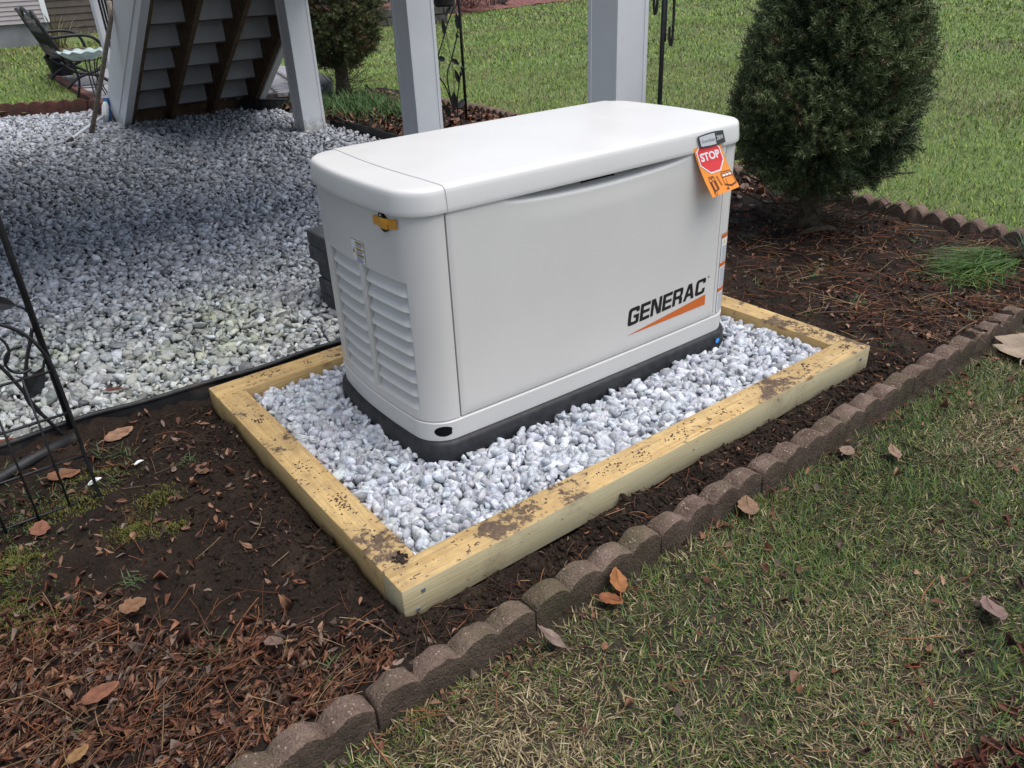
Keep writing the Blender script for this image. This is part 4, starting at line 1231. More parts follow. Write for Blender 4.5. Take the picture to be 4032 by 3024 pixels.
nh = empty('near_house', (-0.86, 5.4, 0), label='side wall of the house that carries the deck, beyond the left edge', cat='house')
MAT['near_siding'] = mottled('near_siding', (0.20, 0.18, 0.17), (0.25, 0.225, 0.215), 3, 0.6, 0.0)
me0 = None
for k in range(26):
    if me0 is None:
        mb = MB(); mb.prism([(0.02, 0.0), (0.004, 0.108), (-0.06, 0.108), (-0.06, 0.0)], 1, -2.6, 1.6); o = mb.build('siding_board', MAT['near_siding'], nh); me0 = o
    else:
        o = me0.copy(); COL.objects.link(o); o.parent = nh
    o.location = (0, 0, 0.03 + 0.109 * k)
# ------------------------------------------------------------------ stair seen from behind
SA = 0.0
st = empty('staircase', (1.227, 7.053, 0), SA, label='outdoor stair seen from behind, white risers between brown stringers', cat='staircase')
RISE, RUN = 0.190, 0.283
NS = 11
def sl(ly): return 0.03 - 0.684 * ly                 # underside line of the stringers
MAT['brown_board'] = mottled('brown_boards', (0.075, 0.058, 0.048), (0.11, 0.088, 0.074), 5, 0.8, 0.0)
MAT['riser'] = mottled('riser_shaded_white', (0.36, 0.36, 0.375), (0.43, 0.43, 0.445), 6, 0.5, 0.0, c3=(0.28, 0.26, 0.24), s3=5, t3=(0.66, 0.85))  # white vinyl toned down, shade under the stair put into the colour
for k in range(NS):
    z = 0.155 + RISE * k; ly = 0.030 - RUN * k
    mb = MB(); mb.box((0.625, ly + 0.008, z + RISE / 2 - 0.004), (1.20, 0.014, RISE - 0.004)); mb.build('riser', MAT['riser'], st)
    mb = MB(); mb.box((0.625, ly + 0.018 + RUN / 2, z - 0.002), (1.21, RUN + 0.03, 0.026)); mb.build('tread', MAT['brown_board'], st)
for lx in (0.045, 0.413, 0.803, 1.215):
    poly2 = [(0.20, 0.0), (0.04, 0.0), (0.030 - RUN * NS, sl(0.030 - RUN * NS))]
    for k in range(NS - 1, -1, -1):
        ly = 0.030 - RUN * k; z = 0.155 + RISE * k
        poly2 += [(ly, z + RISE - 0.014), (ly, z - 0.014)] if k == NS - 1 else [(ly, z + RISE - 0.014), (ly, z - 0.014)]
    mb = MB(); mb.prism(poly2, 0, lx - 0.02, lx + 0.02); mb.build('stringer', MAT['stair_wood'], st)
yt = -2.7
for lx, top in ((-0.005, 0.55), (1.262, 0.40)):
    pol = [(0.50, max(0.10, top - 0.735 * 0.5)), (0.10, 0.02), (0.02, 0.02), (yt, sl(yt)), (yt, top - 0.735 * yt), (0.32, top - 0.735 * 0.32)]
    pol = [(0.30, 0.02), (0.015, 0.02), (yt, sl(yt) - 0.01), (yt, top - 0.735 * yt), (0.42, top - 0.735 * 0.42), (0.42, 0.15)]
    mb = MB(); mb.prism(pol, 0, lx - 0.017, lx + 0.017); mb.build('fascia', MAT['vinyl'], st)
    pol = [(0.02, 0.015), (-0.015, 0.015), (yt, sl(yt) - 0.03), (yt, sl(yt) + 0.035)]
    mb = MB(); mb.prism(pol, 0, lx - (0.032 if lx < 0.5 else 0.03), lx + 0.030); mb.build('edge_trim', MAT['vinyl'], st)
    if lx < 0.5:
        pol = [(0.13, 0.12), (0.10, 0.12), (yt, sl(yt) + 0.095), (yt, sl(yt) + 0.115)]
        mb = MB(); mb.prism(pol, 0, lx - 0.024, lx - 0.016); mb.build('edge_trim', MAT['vinyl'], st)
mb = MB(); mb.box((0.63, 0.30, 0.06), (1.20, 0.30, 0.12)); mb.build('footing', MAT['stair_wood'], st)
# newel and dark balusters on the near side
mb = MB(); mb.box((0.10, 0.35, 0.66), (0.115, 0.115, 1.05)); mb.build('newel_post', MAT['vinyl'], st)
for k in range(9):
    ly = 0.20 - 0.11 * k; z0 = 0.155 + RISE * math.ceil((0.030 - ly) / RUN)
    mb = MB(); mb.tube([(0.075, ly, z0 - 0.02), (0.075, ly, 1.25 + 0.672 * (0.3 - ly))], 0.010, 8); mb.build('baluster', MAT['metal_black'], st)
mb = MB(); mb.prism([(0.36, 1.20), (0.36, 1.28), (-0.85, 2.10), (-0.85, 2.02)], 0, 0.035, 0.115); mb.build('handrail', MAT['vinyl'], st)

# ------------------------------------------------------------------ metal garden ornaments
def leaf_solid(mb, base, tip, width, nrm, n=8, bend=0.0):
    """a thin cast leaf from base to tip, slightly dished, with thickness"""
    base, tip, nrm = np.array(base, float), np.array(tip, float), np.array(nrm, float)
    ax = tip - base; side = np.cross(ax / np.linalg.norm(ax), nrm / np.linalg.norm(nrm))
    V = []; F = []
    for k in range(n + 1):
        t = k / n
        w = width * (math.sin(math.pi * t ** 0.85)) ** 0.8 if 0 < k < n else 0.0008
        c = base + ax * t + nrm * bend * math.sin(math.pi * t)
        for e in (0.0012, -0.0012):
            V += [c - side * w + nrm * (e + 0.004 * math.sin(math.pi * t)), c + nrm * (e), c + side * w + nrm * (e + 0.004 * math.sin(math.pi * t))]
    for k in range(n):
        a, b = 6 * k, 6 * k + 6
        F += [(a, a + 1, b + 1, b), (a + 1, a + 2, b + 2, b + 1), (a + 3, b + 3, b + 4, a + 4), (a + 4, b + 4, b + 5, a + 5), (a, b, b + 3, a + 3), (a + 2, a + 5, b + 5, b + 2)]
    mb.add(V, F)
def bez(pts, n=20):
    P = np.array(pts, float); m = len(P); out = []
    for i in range(m - 1):
        p0, p1, p2, p3 = P[max(i - 1, 0)], P[i], P[i + 1], P[min(i + 2, m - 1)]
        for k in range(n // (m - 1) + 1):
            t = k / (n // (m - 1) + 1)
            out.append(0.5 * ((2 * p1) + (-p0 + p2) * t + (2 * p0 - 5 * p1 + 4 * p2 - p3) * t * t + (-p0 + 3 * p1 - 3 * p2 + p3) * t ** 3))
    out.append(P[-1]); return out
# leafy trellis at the left edge
tb = np.array([-0.398, 1.300, 0.0])
tr = empty('leafy_trellis', tuple(tb), label='black metal trellis with leaves at the left edge, before the old gravel', cat='trellis')
mb = MB(); mb.tube([(0, 0, -0.05), (0, 0, 1.5)], 0.0095, 10); mb.build('pole', MAT['metal_black'], tr, True)
mb = MB(); mb.tube([(-0.62, 0, -0.05), (-0.62, 0, 1.5)], 0.0095, 10); mb.build('pole', MAT['metal_black'], tr, True)
for z in (1.05, 1.5):
    mb = MB(); mb.tube([(-0.62, 0, z), (0, 0, z)], 0.007, 8); mb.build('crossbar', MAT['metal_black'], tr, True)
stems = [bez([(-0.012, 0.0, 0.02), (-0.06, 0, 0.13), (-0.117, 0, 0.316), (-0.25, 0, 0.62), (-0.40, 0, 1.0)], 24),
         bez([(-0.055, 0, 0.12), (-0.085, 0, 0.20), (-0.055, 0, 0.30), (-0.025, 0, 0.366), (-0.01, 0, 0.40)], 16)]
for s_ in stems:
    mb = MB(); mb.tube(s_, 0.0055, 6); mb.build('vine_stem', MAT['metal_black'], tr, True)
for a, b_, w in (((-0.084, 0, 0.195), (-0.016, 0, 0.278), 0.024), ((-0.028, 0, 0.475), (-0.135, 0, 0.525), 0.021), ((-0.20, 0, 0.55), (-0.28, 0, 0.47), 0.022), ((-0.30, 0, 0.75), (-0.24, 0, 0.85), 0.022)):
    mb = MB(); leaf_solid(mb, a, b_, w, (0.0, -1, 0.25)); mb.build('leaf', MAT['metal_black'], tr)
mb = MB(); mb.tube(bez([(-0.016, 0, 0.278), (-0.010, 0, 0.295), (0, 0, 0.305)], 6), 0.004, 6); mb.tube(bez([(-0.028, 0, 0.475), (-0.012, 0, 0.46), (0, 0, 0.43)], 6), 0.004, 6); mb.build('leaf_stalk', MAT['metal_black'], tr, True)
# wire border fence panel in front of it
wf = empty('wire_border_fence', (-0.415, 0.92, 0), label='low black wire border fence panel with an arched scroll top, left edge', cat='fence')
arch = bez([(0, 0, -0.05), (0, 0, 0.18), (-0.001, 0, 0.36), (-0.006, 0, 0.447), (-0.031, 0, 0.516), (-0.076, 0, 0.562), (-0.16, 0, 0.60), (-0.25, 0, 0.60), (-0.33, 0, 0.562), (-0.385, 0, 0.50), (-0.41, 0, 0.42), (-0.41, 0, -0.05)], 60)
mb = MB(); mb.tube(arch, 0.0045, 8); mb.build('outer_rail', MAT['metal_black'], wf, True)
for x in (-0.0735, -0.150, -0.228, -0.305, -0.36):
    mb = MB(); mb.tube([(x, 0, -0.05), (x, 0, 0.415)], 0.0033, 6); mb.build('upright_wire', MAT['metal_black'], wf, True)
for z in (0.032, 0.161, 0.291, 0.413):
    mb = MB(); mb.tube([(0.002, 0.004, z), (-0.205, 0.004, z - 0.0), (-0.412, 0.004, z)], 0.0035, 6); mb.build('cross_wire', MAT['metal_black'], wf, True)
def spiral(c, r0, r1, a0, a1, n=26): return [(c[0] + (r0 + (r1 - r0) * k / n) * math.cos(a0 + (a1 - a0) * k / n), 0.0, c[1] + (r0 + (r1 - r0) * k / n) * math.sin(a0 + (a1 - a0) * k / n)) for k in range(n + 1)]
for c, r0, r1, a0, a1 in (((-0.062, 0.462), 0.036, 0.030, 1.2, 5.2), ((-0.125, 0.505), 0.050, 0.036, -0.9, 3.6), ((-0.29, 0.505), 0.050, 0.036, 4.0, -0.5), ((-0.35, 0.462), 0.036, 0.030, 1.9, -2.1)):
    mb = MB(); mb.tube(spiral(c, r0, r1, a0, a1), 0.0035, 6); mb.build('scroll', MAT['metal_black'], wf, True)
# vine trellis behind the middle post
t2 = empty('vine_trellis', (3.444, 4.73, 0), label='black metal vine trellis with leaves between the middle post and its pole', cat='trellis')
def T2(x, z): return (x - 3.444, 0.0, z)
mb = MB(); mb.tube([(0, 0, -0.05), (0, 0, 1.7)], 0.0125, 10); mb.build('pole', MAT['metal_black'], t2, True)
mb = MB(); mb.tube([(-0.6, 0, -0.05), (-0.6, 0, 1.7)], 0.0125, 10); mb.build('pole', MAT['metal_black'], t2, True)
for s_ in ([T2(3.355, -0.02), T2(3.297, 0.244), T2(3.279, 0.416), T2(3.333, 0.537), T2(3.404, 0.707), T2(3.416, 0.75)], [T2(3.337, -0.02), T2(3.282, 0.079), T2(3.223, 0.192), T2(3.15, 0.30)],
           [T2(3.315, 0.15), T2(3.25, 0.34), T2(3.13, 0.48)], [T2(3.350, -0.02), T2(3.362, 0.20), T2(3.393, 0.342), T2(3.417, 0.415), T2(3.434, 0.45)], [T2(3.16, 0.50), T2(3.253, 0.668), T2(3.31, 0.79), T2(3.38, 0.90), T2(3.432, 0.973), T2(3.45, 1.2)]):
    mb = MB(); mb.tube(bez(s_, 24), 0.0058, 6); mb.build('vine_stem', MAT['metal_black'], t2, True)
mb = MB(); mb.tube(bez([T2(3.30, 0.75), T2(3.318, 0.60), T2(3.338, 0.5), T2(3.342, 0.25)], 12), 0.0028, 5); mb.build('dry_stalk', MAT['bark'], t2, True)
for a, b_, w in ((T2(3.416, 0.75), T2(3.410, 0.885), 0.018), (T2(3.285, 0.72), T2(3.272, 0.85), 0.018), (T2(3.335, 0.54), T2(3.408, 0.485), 0.020), (T2(3.20, 0.56), T2(3.275, 0.535), 0.024), (T2(3.393, 0.342), T2(3.358, 0.458), 0.018),
                 (T2(3.336, 0.155), T2(3.326, 0.28), 0.029), (T2(3.366, 0.145), T2(3.440, 0.21), 0.028), (T2(3.282, 0.079), T2(3.225, 0.20), 0.024), (T2(3.36, 0.93), T2(3.30, 0.86), 0.016)):
    mb = MB(); leaf_solid(mb, a, b_, w, (-0.45, -0.9, 0.1)); mb.build('leaf', MAT['metal_black'], t2)
for x, z in ((3.404, 0.712), (3.417, 0.418), (3.432, 0.455)):
    mb = MB(); mb.lathe([(0.0005, -0.022), (0.010, -0.015), (0.0145, 0), (0.010, 0.015), (0.0005, 0.022)], T2(x, z), 10); mb.build('bud', MAT['metal_black'], t2, True)
# dark pot hung on it, cut by the top of the picture
hp = empty('hanging_pot', (3.335, 4.78, 0.93), label='dark pot hanging on the vine trellis at the top edge of the picture', cat='pot')
mb = MB(); mb.lathe([(0.0, 0.0), (0.075, 0.0), (0.085, 0.02), (0.10, 0.19), (0.108, 0.19), (0.108, 0.215), (0.098, 0.215), (0.095, 0.20), (0.0, 0.19)], n=20); mb.build('bowl', MAT['plastic_black'], hp, True)
for s_ in (-1, 1):
    mb = MB(); mb.tube([(s_ * 0.10, 0, 0.21), (s_ * 0.05, 0, 0.38), (0, -0.05, 0.55)], 0.003, 5); mb.build('hanger', MAT['metal_black'], hp, True)
# shepherd's hook stand behind the generator
sh = empty('shepherd_hook', (2.225, 1.378, 0), label='black double shepherd hook stand behind the right end of the generator', cat='plant hanger')
mb = MB(); mb.tube([(0, 0, -0.05), (0, 0, 1.75)], 0.0102, 10); mb.build('pole', MAT['metal_black'], sh, True)
vx, vy = 0.70, -0.71
for s_, z0, zb in ((1, 1.24, 0.905), (-1, 1.5, 1.03)):
    u = np.array([vx, vy]) * s_
    pts = [(0.010 * u[0], 0.010 * u[1], z0 - 0.32)] + [(u[0] * d_, u[1] * d_, z) for d_, z in ((0.010, z0 - 0.10), (0.016, z0), (0.026, z0 + 0.012), (0.034, z0 - 0.02), (0.041, z0 - 0.14), (0.043, zb + 0.09), (0.041, zb + 0.02), (0.036, zb), (0.030, zb + 0.02), (0.028, zb + 0.075))]
    mb = MB(); mb.tube(bez(pts, 44), 0.0058, 8); mb.build('hook', MAT['metal_black'], sh, True)
mb = MB(); mb.tube(bez([(-0.012, -0.008, 0.66), (0.0, -0.016, 0.69), (0.012, -0.008, 0.72)], 8), 0.0012, 5); mb.build('green_twine', flat('green_twine', (0.05, 0.14, 0.09), 0.7), sh, True)

# ------------------------------------------------------------------ spruces
def sprig_template(nn, ln, wd, stem):
    V = []; F = []
    for k in range(nn):
        t = (k + 0.5) / nn
        a = k * 2.399963
        c = np.array([t * stem, 0, 0])
        dirv = np.array([0.75 - 0.25 * (1 - t), 0.9 * math.cos(a), 0.9 * math.sin(a)]); dirv /= np.linalg.norm(dirv)
        side = np.cross(dirv, [math.sin(a * 1.7), math.cos(a * 1.3), 0.6]); side /= np.linalg.norm(side)
        b = len(V)
        V += [c - side * wd, c + side * wd, c + dirv * ln * (1 - 0.35 * t)]
        F.append((b, b + 1, b + 2))
    b = len(V)
    r = wd * 0.8
    V += [np.array([-0.25 * stem, r, 0]), np.array([-0.25 * stem, -r, 0]), np.array([stem, 0, 0]), np.array([-0.25 * stem, 0, r]), np.array([-0.25 * stem, 0, -r])]
    F += [(b, b + 1, b + 2), (b + 3, b + 4, b + 2)]
    return np.array(V), np.array(F)
def frames(D):
    """rotations taking +x to D with random roll"""
    n = len(D); X = D / np.linalg.norm(D, axis=1)[:, None]
    R0 = rng.normal(size=(n, 3)); Y = R0 - (R0 * X).sum(1)[:, None] * X; Y /= np.linalg.norm(Y, axis=1)[:, None]
    return np.stack([X, Y, np.cross(X, Y)], 2)
def spruce(loc, prof, nsurf, nin, scale, label, lean, trunk_r, cols, seed, dead):
    o = empty('spruce_tree', loc, label=label, cat='tree')
    zs_, rs_ = np.array([p[0] for p in prof]), np.array([p[1] for p in prof])
    zt_ = zs_[-1]
    mb = MB()
    zz_ = np.linspace(-0.03, zt_ * 0.97, 14)
    mb.tube([(lean[0] * z, lean[1] * z, z) for z in zz_], [max(0.006, trunk_r * (1.35 if z < 0.02 else 1) * (1 - 0.9 * z / zt_)) for z in zz_], 12)
    mb.build('trunk', MAT['bark'], o, True)
    # limbs
    mb = MB()
    for k in range(70):
        z = rng.uniform(zs_[0] - 0.10, zt_ * 0.8); a = rng.uniform(0, 2 * math.pi)
        r = np.interp(z + 0.08, zs_, rs_) * rng.uniform(0.6, 0.9)
        p0 = np.array([lean[0] * z, lean[1] * z, z]); p1 = p0 + np.array([math.cos(a) * r, math.sin(a) * r, r * rng.uniform(0.05, 0.35)])
        mid = (p0 + p1) / 2 + np.array([0, 0, -0.03])
        mb.tube([p0, mid, p1], [0.008, 0.005, 0.002], 5)
    mb.build('limbs', MAT['bark'], o)
    mb = MB()
    for k in range(dead):
        z = rng.uniform(0.08, zs_[0] + 0.10); a = rng.uniform(0, 2 * math.pi); r = rng.uniform(0.14, 0.42)
        p0 = np.array([lean[0] * z, lean[1] * z, z]); dr = np.array([math.cos(a), math.sin(a), 0])
        p1 = p0 + dr * r * 0.5 + np.array([0, 0, rng.uniform(-0.05, 0.0)]); p2 = p0 + dr * r + np.array([rng.normal(0, 0.03), rng.normal(0, 0.03), rng.uniform(-0.02, 0.14)])
        mb.tube(bez([p0, p1, p2], 6), 0.0034, 4)
        for q in range(3):
            t = rng.uniform(0.35, 0.9); b0 = p0 + (p2 - p0) * t
            mb.tube([b0, b0 + np.array([rng.normal(0, 0.05), rng.normal(0, 0.05), rng.uniform(0.0, 0.07)])], 0.0014, 3)
    mb.build('bare_twigs', MAT['bark'], o)
    TV, TF = sprig_template(22, 0.0235 * scale, 0.0021 * scale, 0.048 * scale)
    def place(n, inner):
        z = rng.uniform(zs_[0] - 0.03, zt_, n * 3)
        R = np.interp(z, zs_, rs_)
        ok = rng.random(n * 3) < np.clip(R / rs_.max(), 0.03, 1); z, R = z[ok][:n], R[ok][:n]; n = len(z)
        a = rng.uniform(0, 2 * math.pi, n)
        lump = fbm(a * 2.2 + seed, z * 6.0, 1.0, seed, 3) + 0.6 * fbm(a * 7 + seed, z * 18, 1.0, seed + 4, 2)
        if inner: rr = R * rng.uniform(0.3, 0.88, n)
        else: rr = R * (0.93 + 0.30 * lump) - rng.exponential(0.022, n) * scale + 0.01
        slope = np.gradient(np.interp(np.linspace(zs_[0], zt_, 60), zs_, rs_), np.linspace(zs_[0], zt_, 60))
        sl_ = np.interp(z, np.linspace(zs_[0], zt_, 60), slope)
        nrm = np.stack([np.cos(a), np.sin(a), -np.clip(sl_, -1.5, 1.5)], 1); nrm /= np.linalg.norm(nrm, axis=1)[:, None]
        D = nrm + np.stack([np.zeros(n), np.zeros(n), np.full(n, 0.45)], 1) + rng.normal(0, 0.38, (n, 3))
        P = np.stack([rr * np.cos(a) + lean[0] * z, rr * np.sin(a) + lean[1] * z, z + rng.normal(0, 0.01, n)], 1)
        t = np.clip(0.42 + 0.9 * lump + rng.normal(0, 0.25, n), 0, 1)[:, None]
        colr = np.array(cols[0]) * (1 - t) + np.array(cols[1]) * t
        br = rng.random(n) < (0.10 if inner else cols[3])
        colr[br] = np.array(cols[2]) * rng.uniform(0.6, 1.2, (br.sum(), 1))
        s = rng.uniform(0.75, 1.25, n)
        return inst(TV, TF, P, frames(D), np.stack([s, s, s], 1), colr)
    V, F, Cc = merge([place(nsurf, False), place(nin, True)])
    np_obj('crown', V, F, MAT['needle'], Cc, parent=o)
    return o
spruce((2.90, 0.985, 0.01), [(0.27, 0.14), (0.31, 0.27), (0.40, 0.36), (0.55, 0.395), (0.72, 0.385), (0.95, 0.325), (1.2, 0.235), (1.5, 0.15), (1.8, 0.07), (1.95, 0.02)], 9600, 3200, 1.25,
       'dense dark green dwarf spruce in the bed right of the generator', (0.01, -0.02), 0.060,
       ((0.036, 0.060, 0.025), (0.165, 0.205, 0.085), (0.16, 0.11, 0.058), 0.05), 5, 46)
spruce((3.42, 6.98, 0.02), [(0.36, 0.20), (0.46, 0.34), (0.66, 0.45), (0.95, 0.46), (1.3, 0.40), (1.7, 0.27), (2.1, 0.10), (2.3, 0.02)], 5600, 1900, 1.6,
       'browning spruce beyond the farthest post at the lawn edge', (0.0, 0.0), 0.075,
       ((0.042, 0.056, 0.024), (0.135, 0.150, 0.060), (0.17, 0.11, 0.055), 0.16), 15, 46)
# surface root of the near spruce
pts_ = bez([(2.76, 0.955, 0.020), (2.80, 0.915, 0.050), (2.86, 0.875, 0.058), (2.905, 0.835, 0.045), (2.885, 0.78, 0.010)], 16)
mb = MB(); mb.tube(pts_, list(np.interp(np.linspace(0, 1, len(pts_)), [0, 0.5, 1], [0.009, 0.017, 0.012])), 8)
mb.build('surface_root', MAT['bark'], bpy.data.objects['spruce_tree'], True)
bpy.data.objects['surface_root'].location = (-2.90, -0.985, -0.01)

# ------------------------------------------------------------------ pole and brush by the stair
MAT['grey_wood'] = mottled('grey_wood', (0.22, 0.18, 0.14), (0.32, 0.27, 0.215), 30, 0.8, 0.2, 90, 0.002)
mb = MB(); mb.tube([(0.894, 6.974, 0.02), (1.02, 6.74, 0.42), (1.178, 6.43, 0.95), (1.19, 6.395, 1.08)], [0.021, 0.020, 0.0185, 0.018], 12)
mb.build('wooden_pole', MAT['grey_wood'], None, True, label='grey wooden pole leaning against the white side of the stair', cat='pole')
br = empty('scrub_brush', (0.62, 6.614, 0.03), label='white pole with a blue and white brush head lying on the gravel by the stair', cat='brush')
MAT['white_plastic'] = mottled('white_plastic', (0.55, 0.57, 0.58), (0.66, 0.68, 0.69), 12, 0.4, 0.0)
MAT['blue_plastic'] = mottled('blue_plastic', (0.03, 0.12, 0.30), (0.05, 0.18, 0.40), 12, 0.45, 0.0)
e_ = np.array([1.105, 7.33, 0.105]) - np.array([0.62, 6.614, 0.03])
mb = MB(); mb.tube([e_ * 0.10, e_], 0.0135, 10); mb.build('handle', MAT['white_plastic'], br, True)
mb = MB(); mb.tube([-e_ * 0.03, e_ * 0.03, e_ * 0.13], [0.012, 0.0155, 0.0150], 10); mb.build('grip', MAT['plastic_black'], br, True)
hd = e_ + np.array([0.005, 0.03, -0.06])
mb = MB(); mb.tube([hd, hd + np.array([0.02, 0.02, 0.06]), hd + np.array([0.045, 0.045, 0.13]), hd + np.array([0.055, 0.055, 0.165])], [0.026, 0.033, 0.032, 0.016], 12); mb.build('head', MAT['white_plastic'], br, True)
mb = MB(); mb.box(tuple(hd + np.array([0.055, 0.06, 0.085])), (0.03, 0.05, 0.22), R=rot_z(0.7) @ np.array([[1, 0, 0.25], [0, 1, 0], [-0.25, 0, 1]])); mb.build('bristle_block', MAT['blue_plastic'], br)

# ------------------------------------------------------------------ patio of pavers beyond the stair
patio = empty('patio', (0, 0, 0), kind='structure')
PZ = 0.15
mb = MB(); mb.prism([(1.21, 7.45), (2.55, 7.15), (3.05, 6.75), (3.6, 7.6), (3.9, 9.0), (3.4, 10.4), (2.4, 11.2), (1.42, 11.3), (1.30, 9.9)], 2, -0.02, PZ - 0.02)
mb.build('bedding', mottled('joint_sand', (0.045, 0.042, 0.040), (0.075, 0.070, 0.066), 30, 0.9, 0.0), patio)
def in_poly(x, y, P):
    c = False; j = len(P) - 1
    for i in range(len(P)):
        if (P[i][1] > y) != (P[j][1] > y) and x < (P[j][0] - P[i][0]) * (y - P[i][1]) / (P[j][1] - P[i][1]) + P[i][0]: c = not c
        j = i
    return c
PP = [(1.27, 7.52), (2.5, 7.22), (3.02, 6.85), (3.52, 7.6), (3.80, 9.0), (3.32, 10.3), (2.38, 11.1), (1.48, 11.2), (1.36, 9.9)]
mb = MB(); mb.box((0, 0, 0), (0.190, 0.090, 0.05), bev=0.006); pm_ = mb.build('paver', MAT['patio_paver'], patio); first = True
ca, sa = math.cos(0.55), math.sin(0.55)
for i in range(-40, 60):
    for j in range(-60, 80):
        # herringbone of 2:1 pavers
        if (i + 0) % 1: continue
        for kind_ in (0, 1):
            u = (i * 0.2 + j * 0.1 if kind_ == 0 else i * 0.2 + j * 0.1 + 0.15) * 1.0
            w = (j * 0.1 if kind_ == 0 else j * 0.1 - 0.05)
            if kind_ == 0: cx_, cy_, rot = i * 0.4 + j * 0.1, j * 0.1, 0.0
            else: cx_, cy_, rot = i * 0.4 + j * 0.1 + 0.15, j * 0.1 + 0.05, math.pi / 2
            X = 2.4 + ca * cx_ - sa * cy_; Y = 9.0 + sa * cx_ + ca * cy_
            if not in_poly(X, Y, PP): continue
            if not in_view(np.array([[X, Y, PZ]]), 0.03, 0.05)[0]: continue
            o = pm_ if first else pm_.copy()
            if not first: COL.objects.link(o); o.parent = patio
            first = False
            o.location = (X, Y, PZ - 0.025 + rng.normal(0, 0.0012)); o.rotation_euler = (0, 0, 0.55 + rot)
# brick border along the left side of the patio
mb = MB(); mb.box((0, 0, 0), (0.095, 0.195, 0.06), bev=0.005); bb_ = mb.build('border_brick', MAT['edger_red'], patio)
for k in range(17):
    o = bb_ if k == 0 else bb_.copy()
    if k: COL.objects.link(o); o.parent = patio
    t = k / 16
    o.location = (1.235 + 0.14 * t, 7.9 + 3.3 * t, PZ - 0.02); o.rotation_euler = (0, 0, -0.04)
# solar stake light
sl_ = empty('path_light', (2.545, 6.90, 0.02), label='small black path light stake at the foot of the stair', cat='path light')
mb = MB(); mb.tube([(0.02, 0, -0.02), (0.0, 0, 0.16)], 0.006, 6); mb.build('stake', MAT['metal_black'], sl_, True)
mb = MB(); mb.lathe([(0.0, 0.15), (0.022, 0.155), (0.026, 0.175), (0.020, 0.195), (0.010, 0.225), (0.0, 0.23)], n=12); mb.build('lamp_head', MAT['plastic_black'], sl_, True)

# ------------------------------------------------------------------ bench, birdbath and pot on the patio
bn = empty('garden_bench', (1.45, 10.0, PZ), label='black cast metal garden bench with curved arms on the patio', cat='bench')
def B(x, y, z): return (x - 1.45, y - 10.0, z - PZ)
for y in (9.42, 10.58):
    f = 0.18 if y > 10 else 0.0
    mb = MB(); mb.tube(bez([B(1.215 + f * 0.2, y, PZ), B(1.33 + f * 0.2, y, 0.235), B(1.46 + f * 0.2, y, 0.275), B(1.59 + f * 0.2, y, 0.235), B(1.70 + f * 0.2, y, PZ)], 20), 0.018, 8); mb.build('leg_arch', MAT['metal_black'], bn, True)
    g = f * 0.2
    mb = MB(); mb.tube(bez([B(1.19 + g, y, 0.675), B(1.40 + g, y, 0.685), B(1.56 + g, y, 0.672), B(1.66 + g, y, 0.61), B(1.70 + g, y, 0.50), B(1.68 + g, y, 0.40), B(1.60 + g, y, 0.32), B(1.46 + g, y, 0.285), B(1.33 + g, y, 0.32), B(1.22 + g, y, 0.42)], 40), 0.018, 8); mb.build('arm', MAT['metal_black'], bn, True)
    mb = MB(); mb.tube([B(1.27 + g, y, 0.40), B(1.22 + g, y, 0.58), B(1.13 + g, y, 0.80), B(1.075 + g, y, 0.96)], 0.020, 8); mb.build('stile', MAT['metal_black'], bn, True)
def bk(u, v):                                           # back panel: u along, v up
    return B(1.25 - 0.165 * v + 0.03 * u, 9.42 + 1.16 * u, 0.46 + 0.46 * v)
mb = MB(); mb.tube(bez([bk(0, 1.06), bk(0.2, 0.93), bk(0.5, 1.12), bk(0.8, 0.93), bk(1, 1.06)], 24), 0.018, 8); mb.build('top_rail', MAT['metal_black'], bn, True)
mb = MB(); mb.tube([bk(0, 0.0), bk(1, 0.0)], 0.014, 8); mb.build('back_rail', MAT['metal_black'], bn, True)
for k in range(9):
    u = (k + 0.5) / 9
    mb = MB(); mb.tube(bez([bk(u, 0), bk(u + 0.03, 0.3), bk(u - 0.04, 0.6), bk(u + 0.02, 0.97)], 10), 0.0055, 5)
    mb.tube([bk(u, 0.45), bk(u + 0.07, 0.7)], 0.004, 5); mb.tube([bk(u, 0.25), bk(u - 0.06, 0.5)], 0.004, 5)
    mb.build('back_tracery', MAT['metal_black'], bn, True)
for k in range(6):
    x = 1.29 + 0.075 * k
    mb = MB(); mb.box(B(x + 0.018, 10.0, 0.475), (0.055, 1.22, 0.018), bev=0.004); mb.build('seat_slat', MAT['stair_wood'] if k else MAT['stair_wood'], bn)
bath = empty('bird_bath', (1.265, 8.36, PZ), label='fluted pale glass bird bath bowl on a thin black wire stand', cat='bird bath')
m_, nt_, b_ = mk('frosted_glass'); setc(nt_, b_, ramp(nt_, noise(nt_, wpos(nt_), 14, 4), [(0.3, (0.42, 0.55, 0.50)), (0.7, (0.72, 0.80, 0.77))]))
b_.inputs['Roughness'].default_value = 0.18; b_.inputs['Transmission Weight'].default_value = 0.35; b_.inputs['IOR'].default_value = 1.3
MAT['glass'] = m_
V = []; F = []; nr, na = 9, 72
for i in range(nr):
    t = i / (nr - 1); r = 0.03 + 0.20 * t
    for k in range(na):
        a = 2 * math.pi * k / na
        fl = math.cos(12 * a)
        V.append(((r + 0.012 * t * fl) * math.cos(a), (r + 0.012 * t * fl) * math.sin(a), 0.365 + 0.085 * t ** 2.2 + 0.010 * t * fl))
for i in range(nr):
    t = i / (nr - 1); r = 0.03 + 0.20 * t
    for k in range(na):
        a = 2 * math.pi * k / na; fl = math.cos(12 * a)
        V.append(((r + 0.012 * t * fl) * math.cos(a), (r + 0.012 * t * fl) * math.sin(a), 0.358 + 0.085 * t ** 2.2 + 0.010 * t * fl))
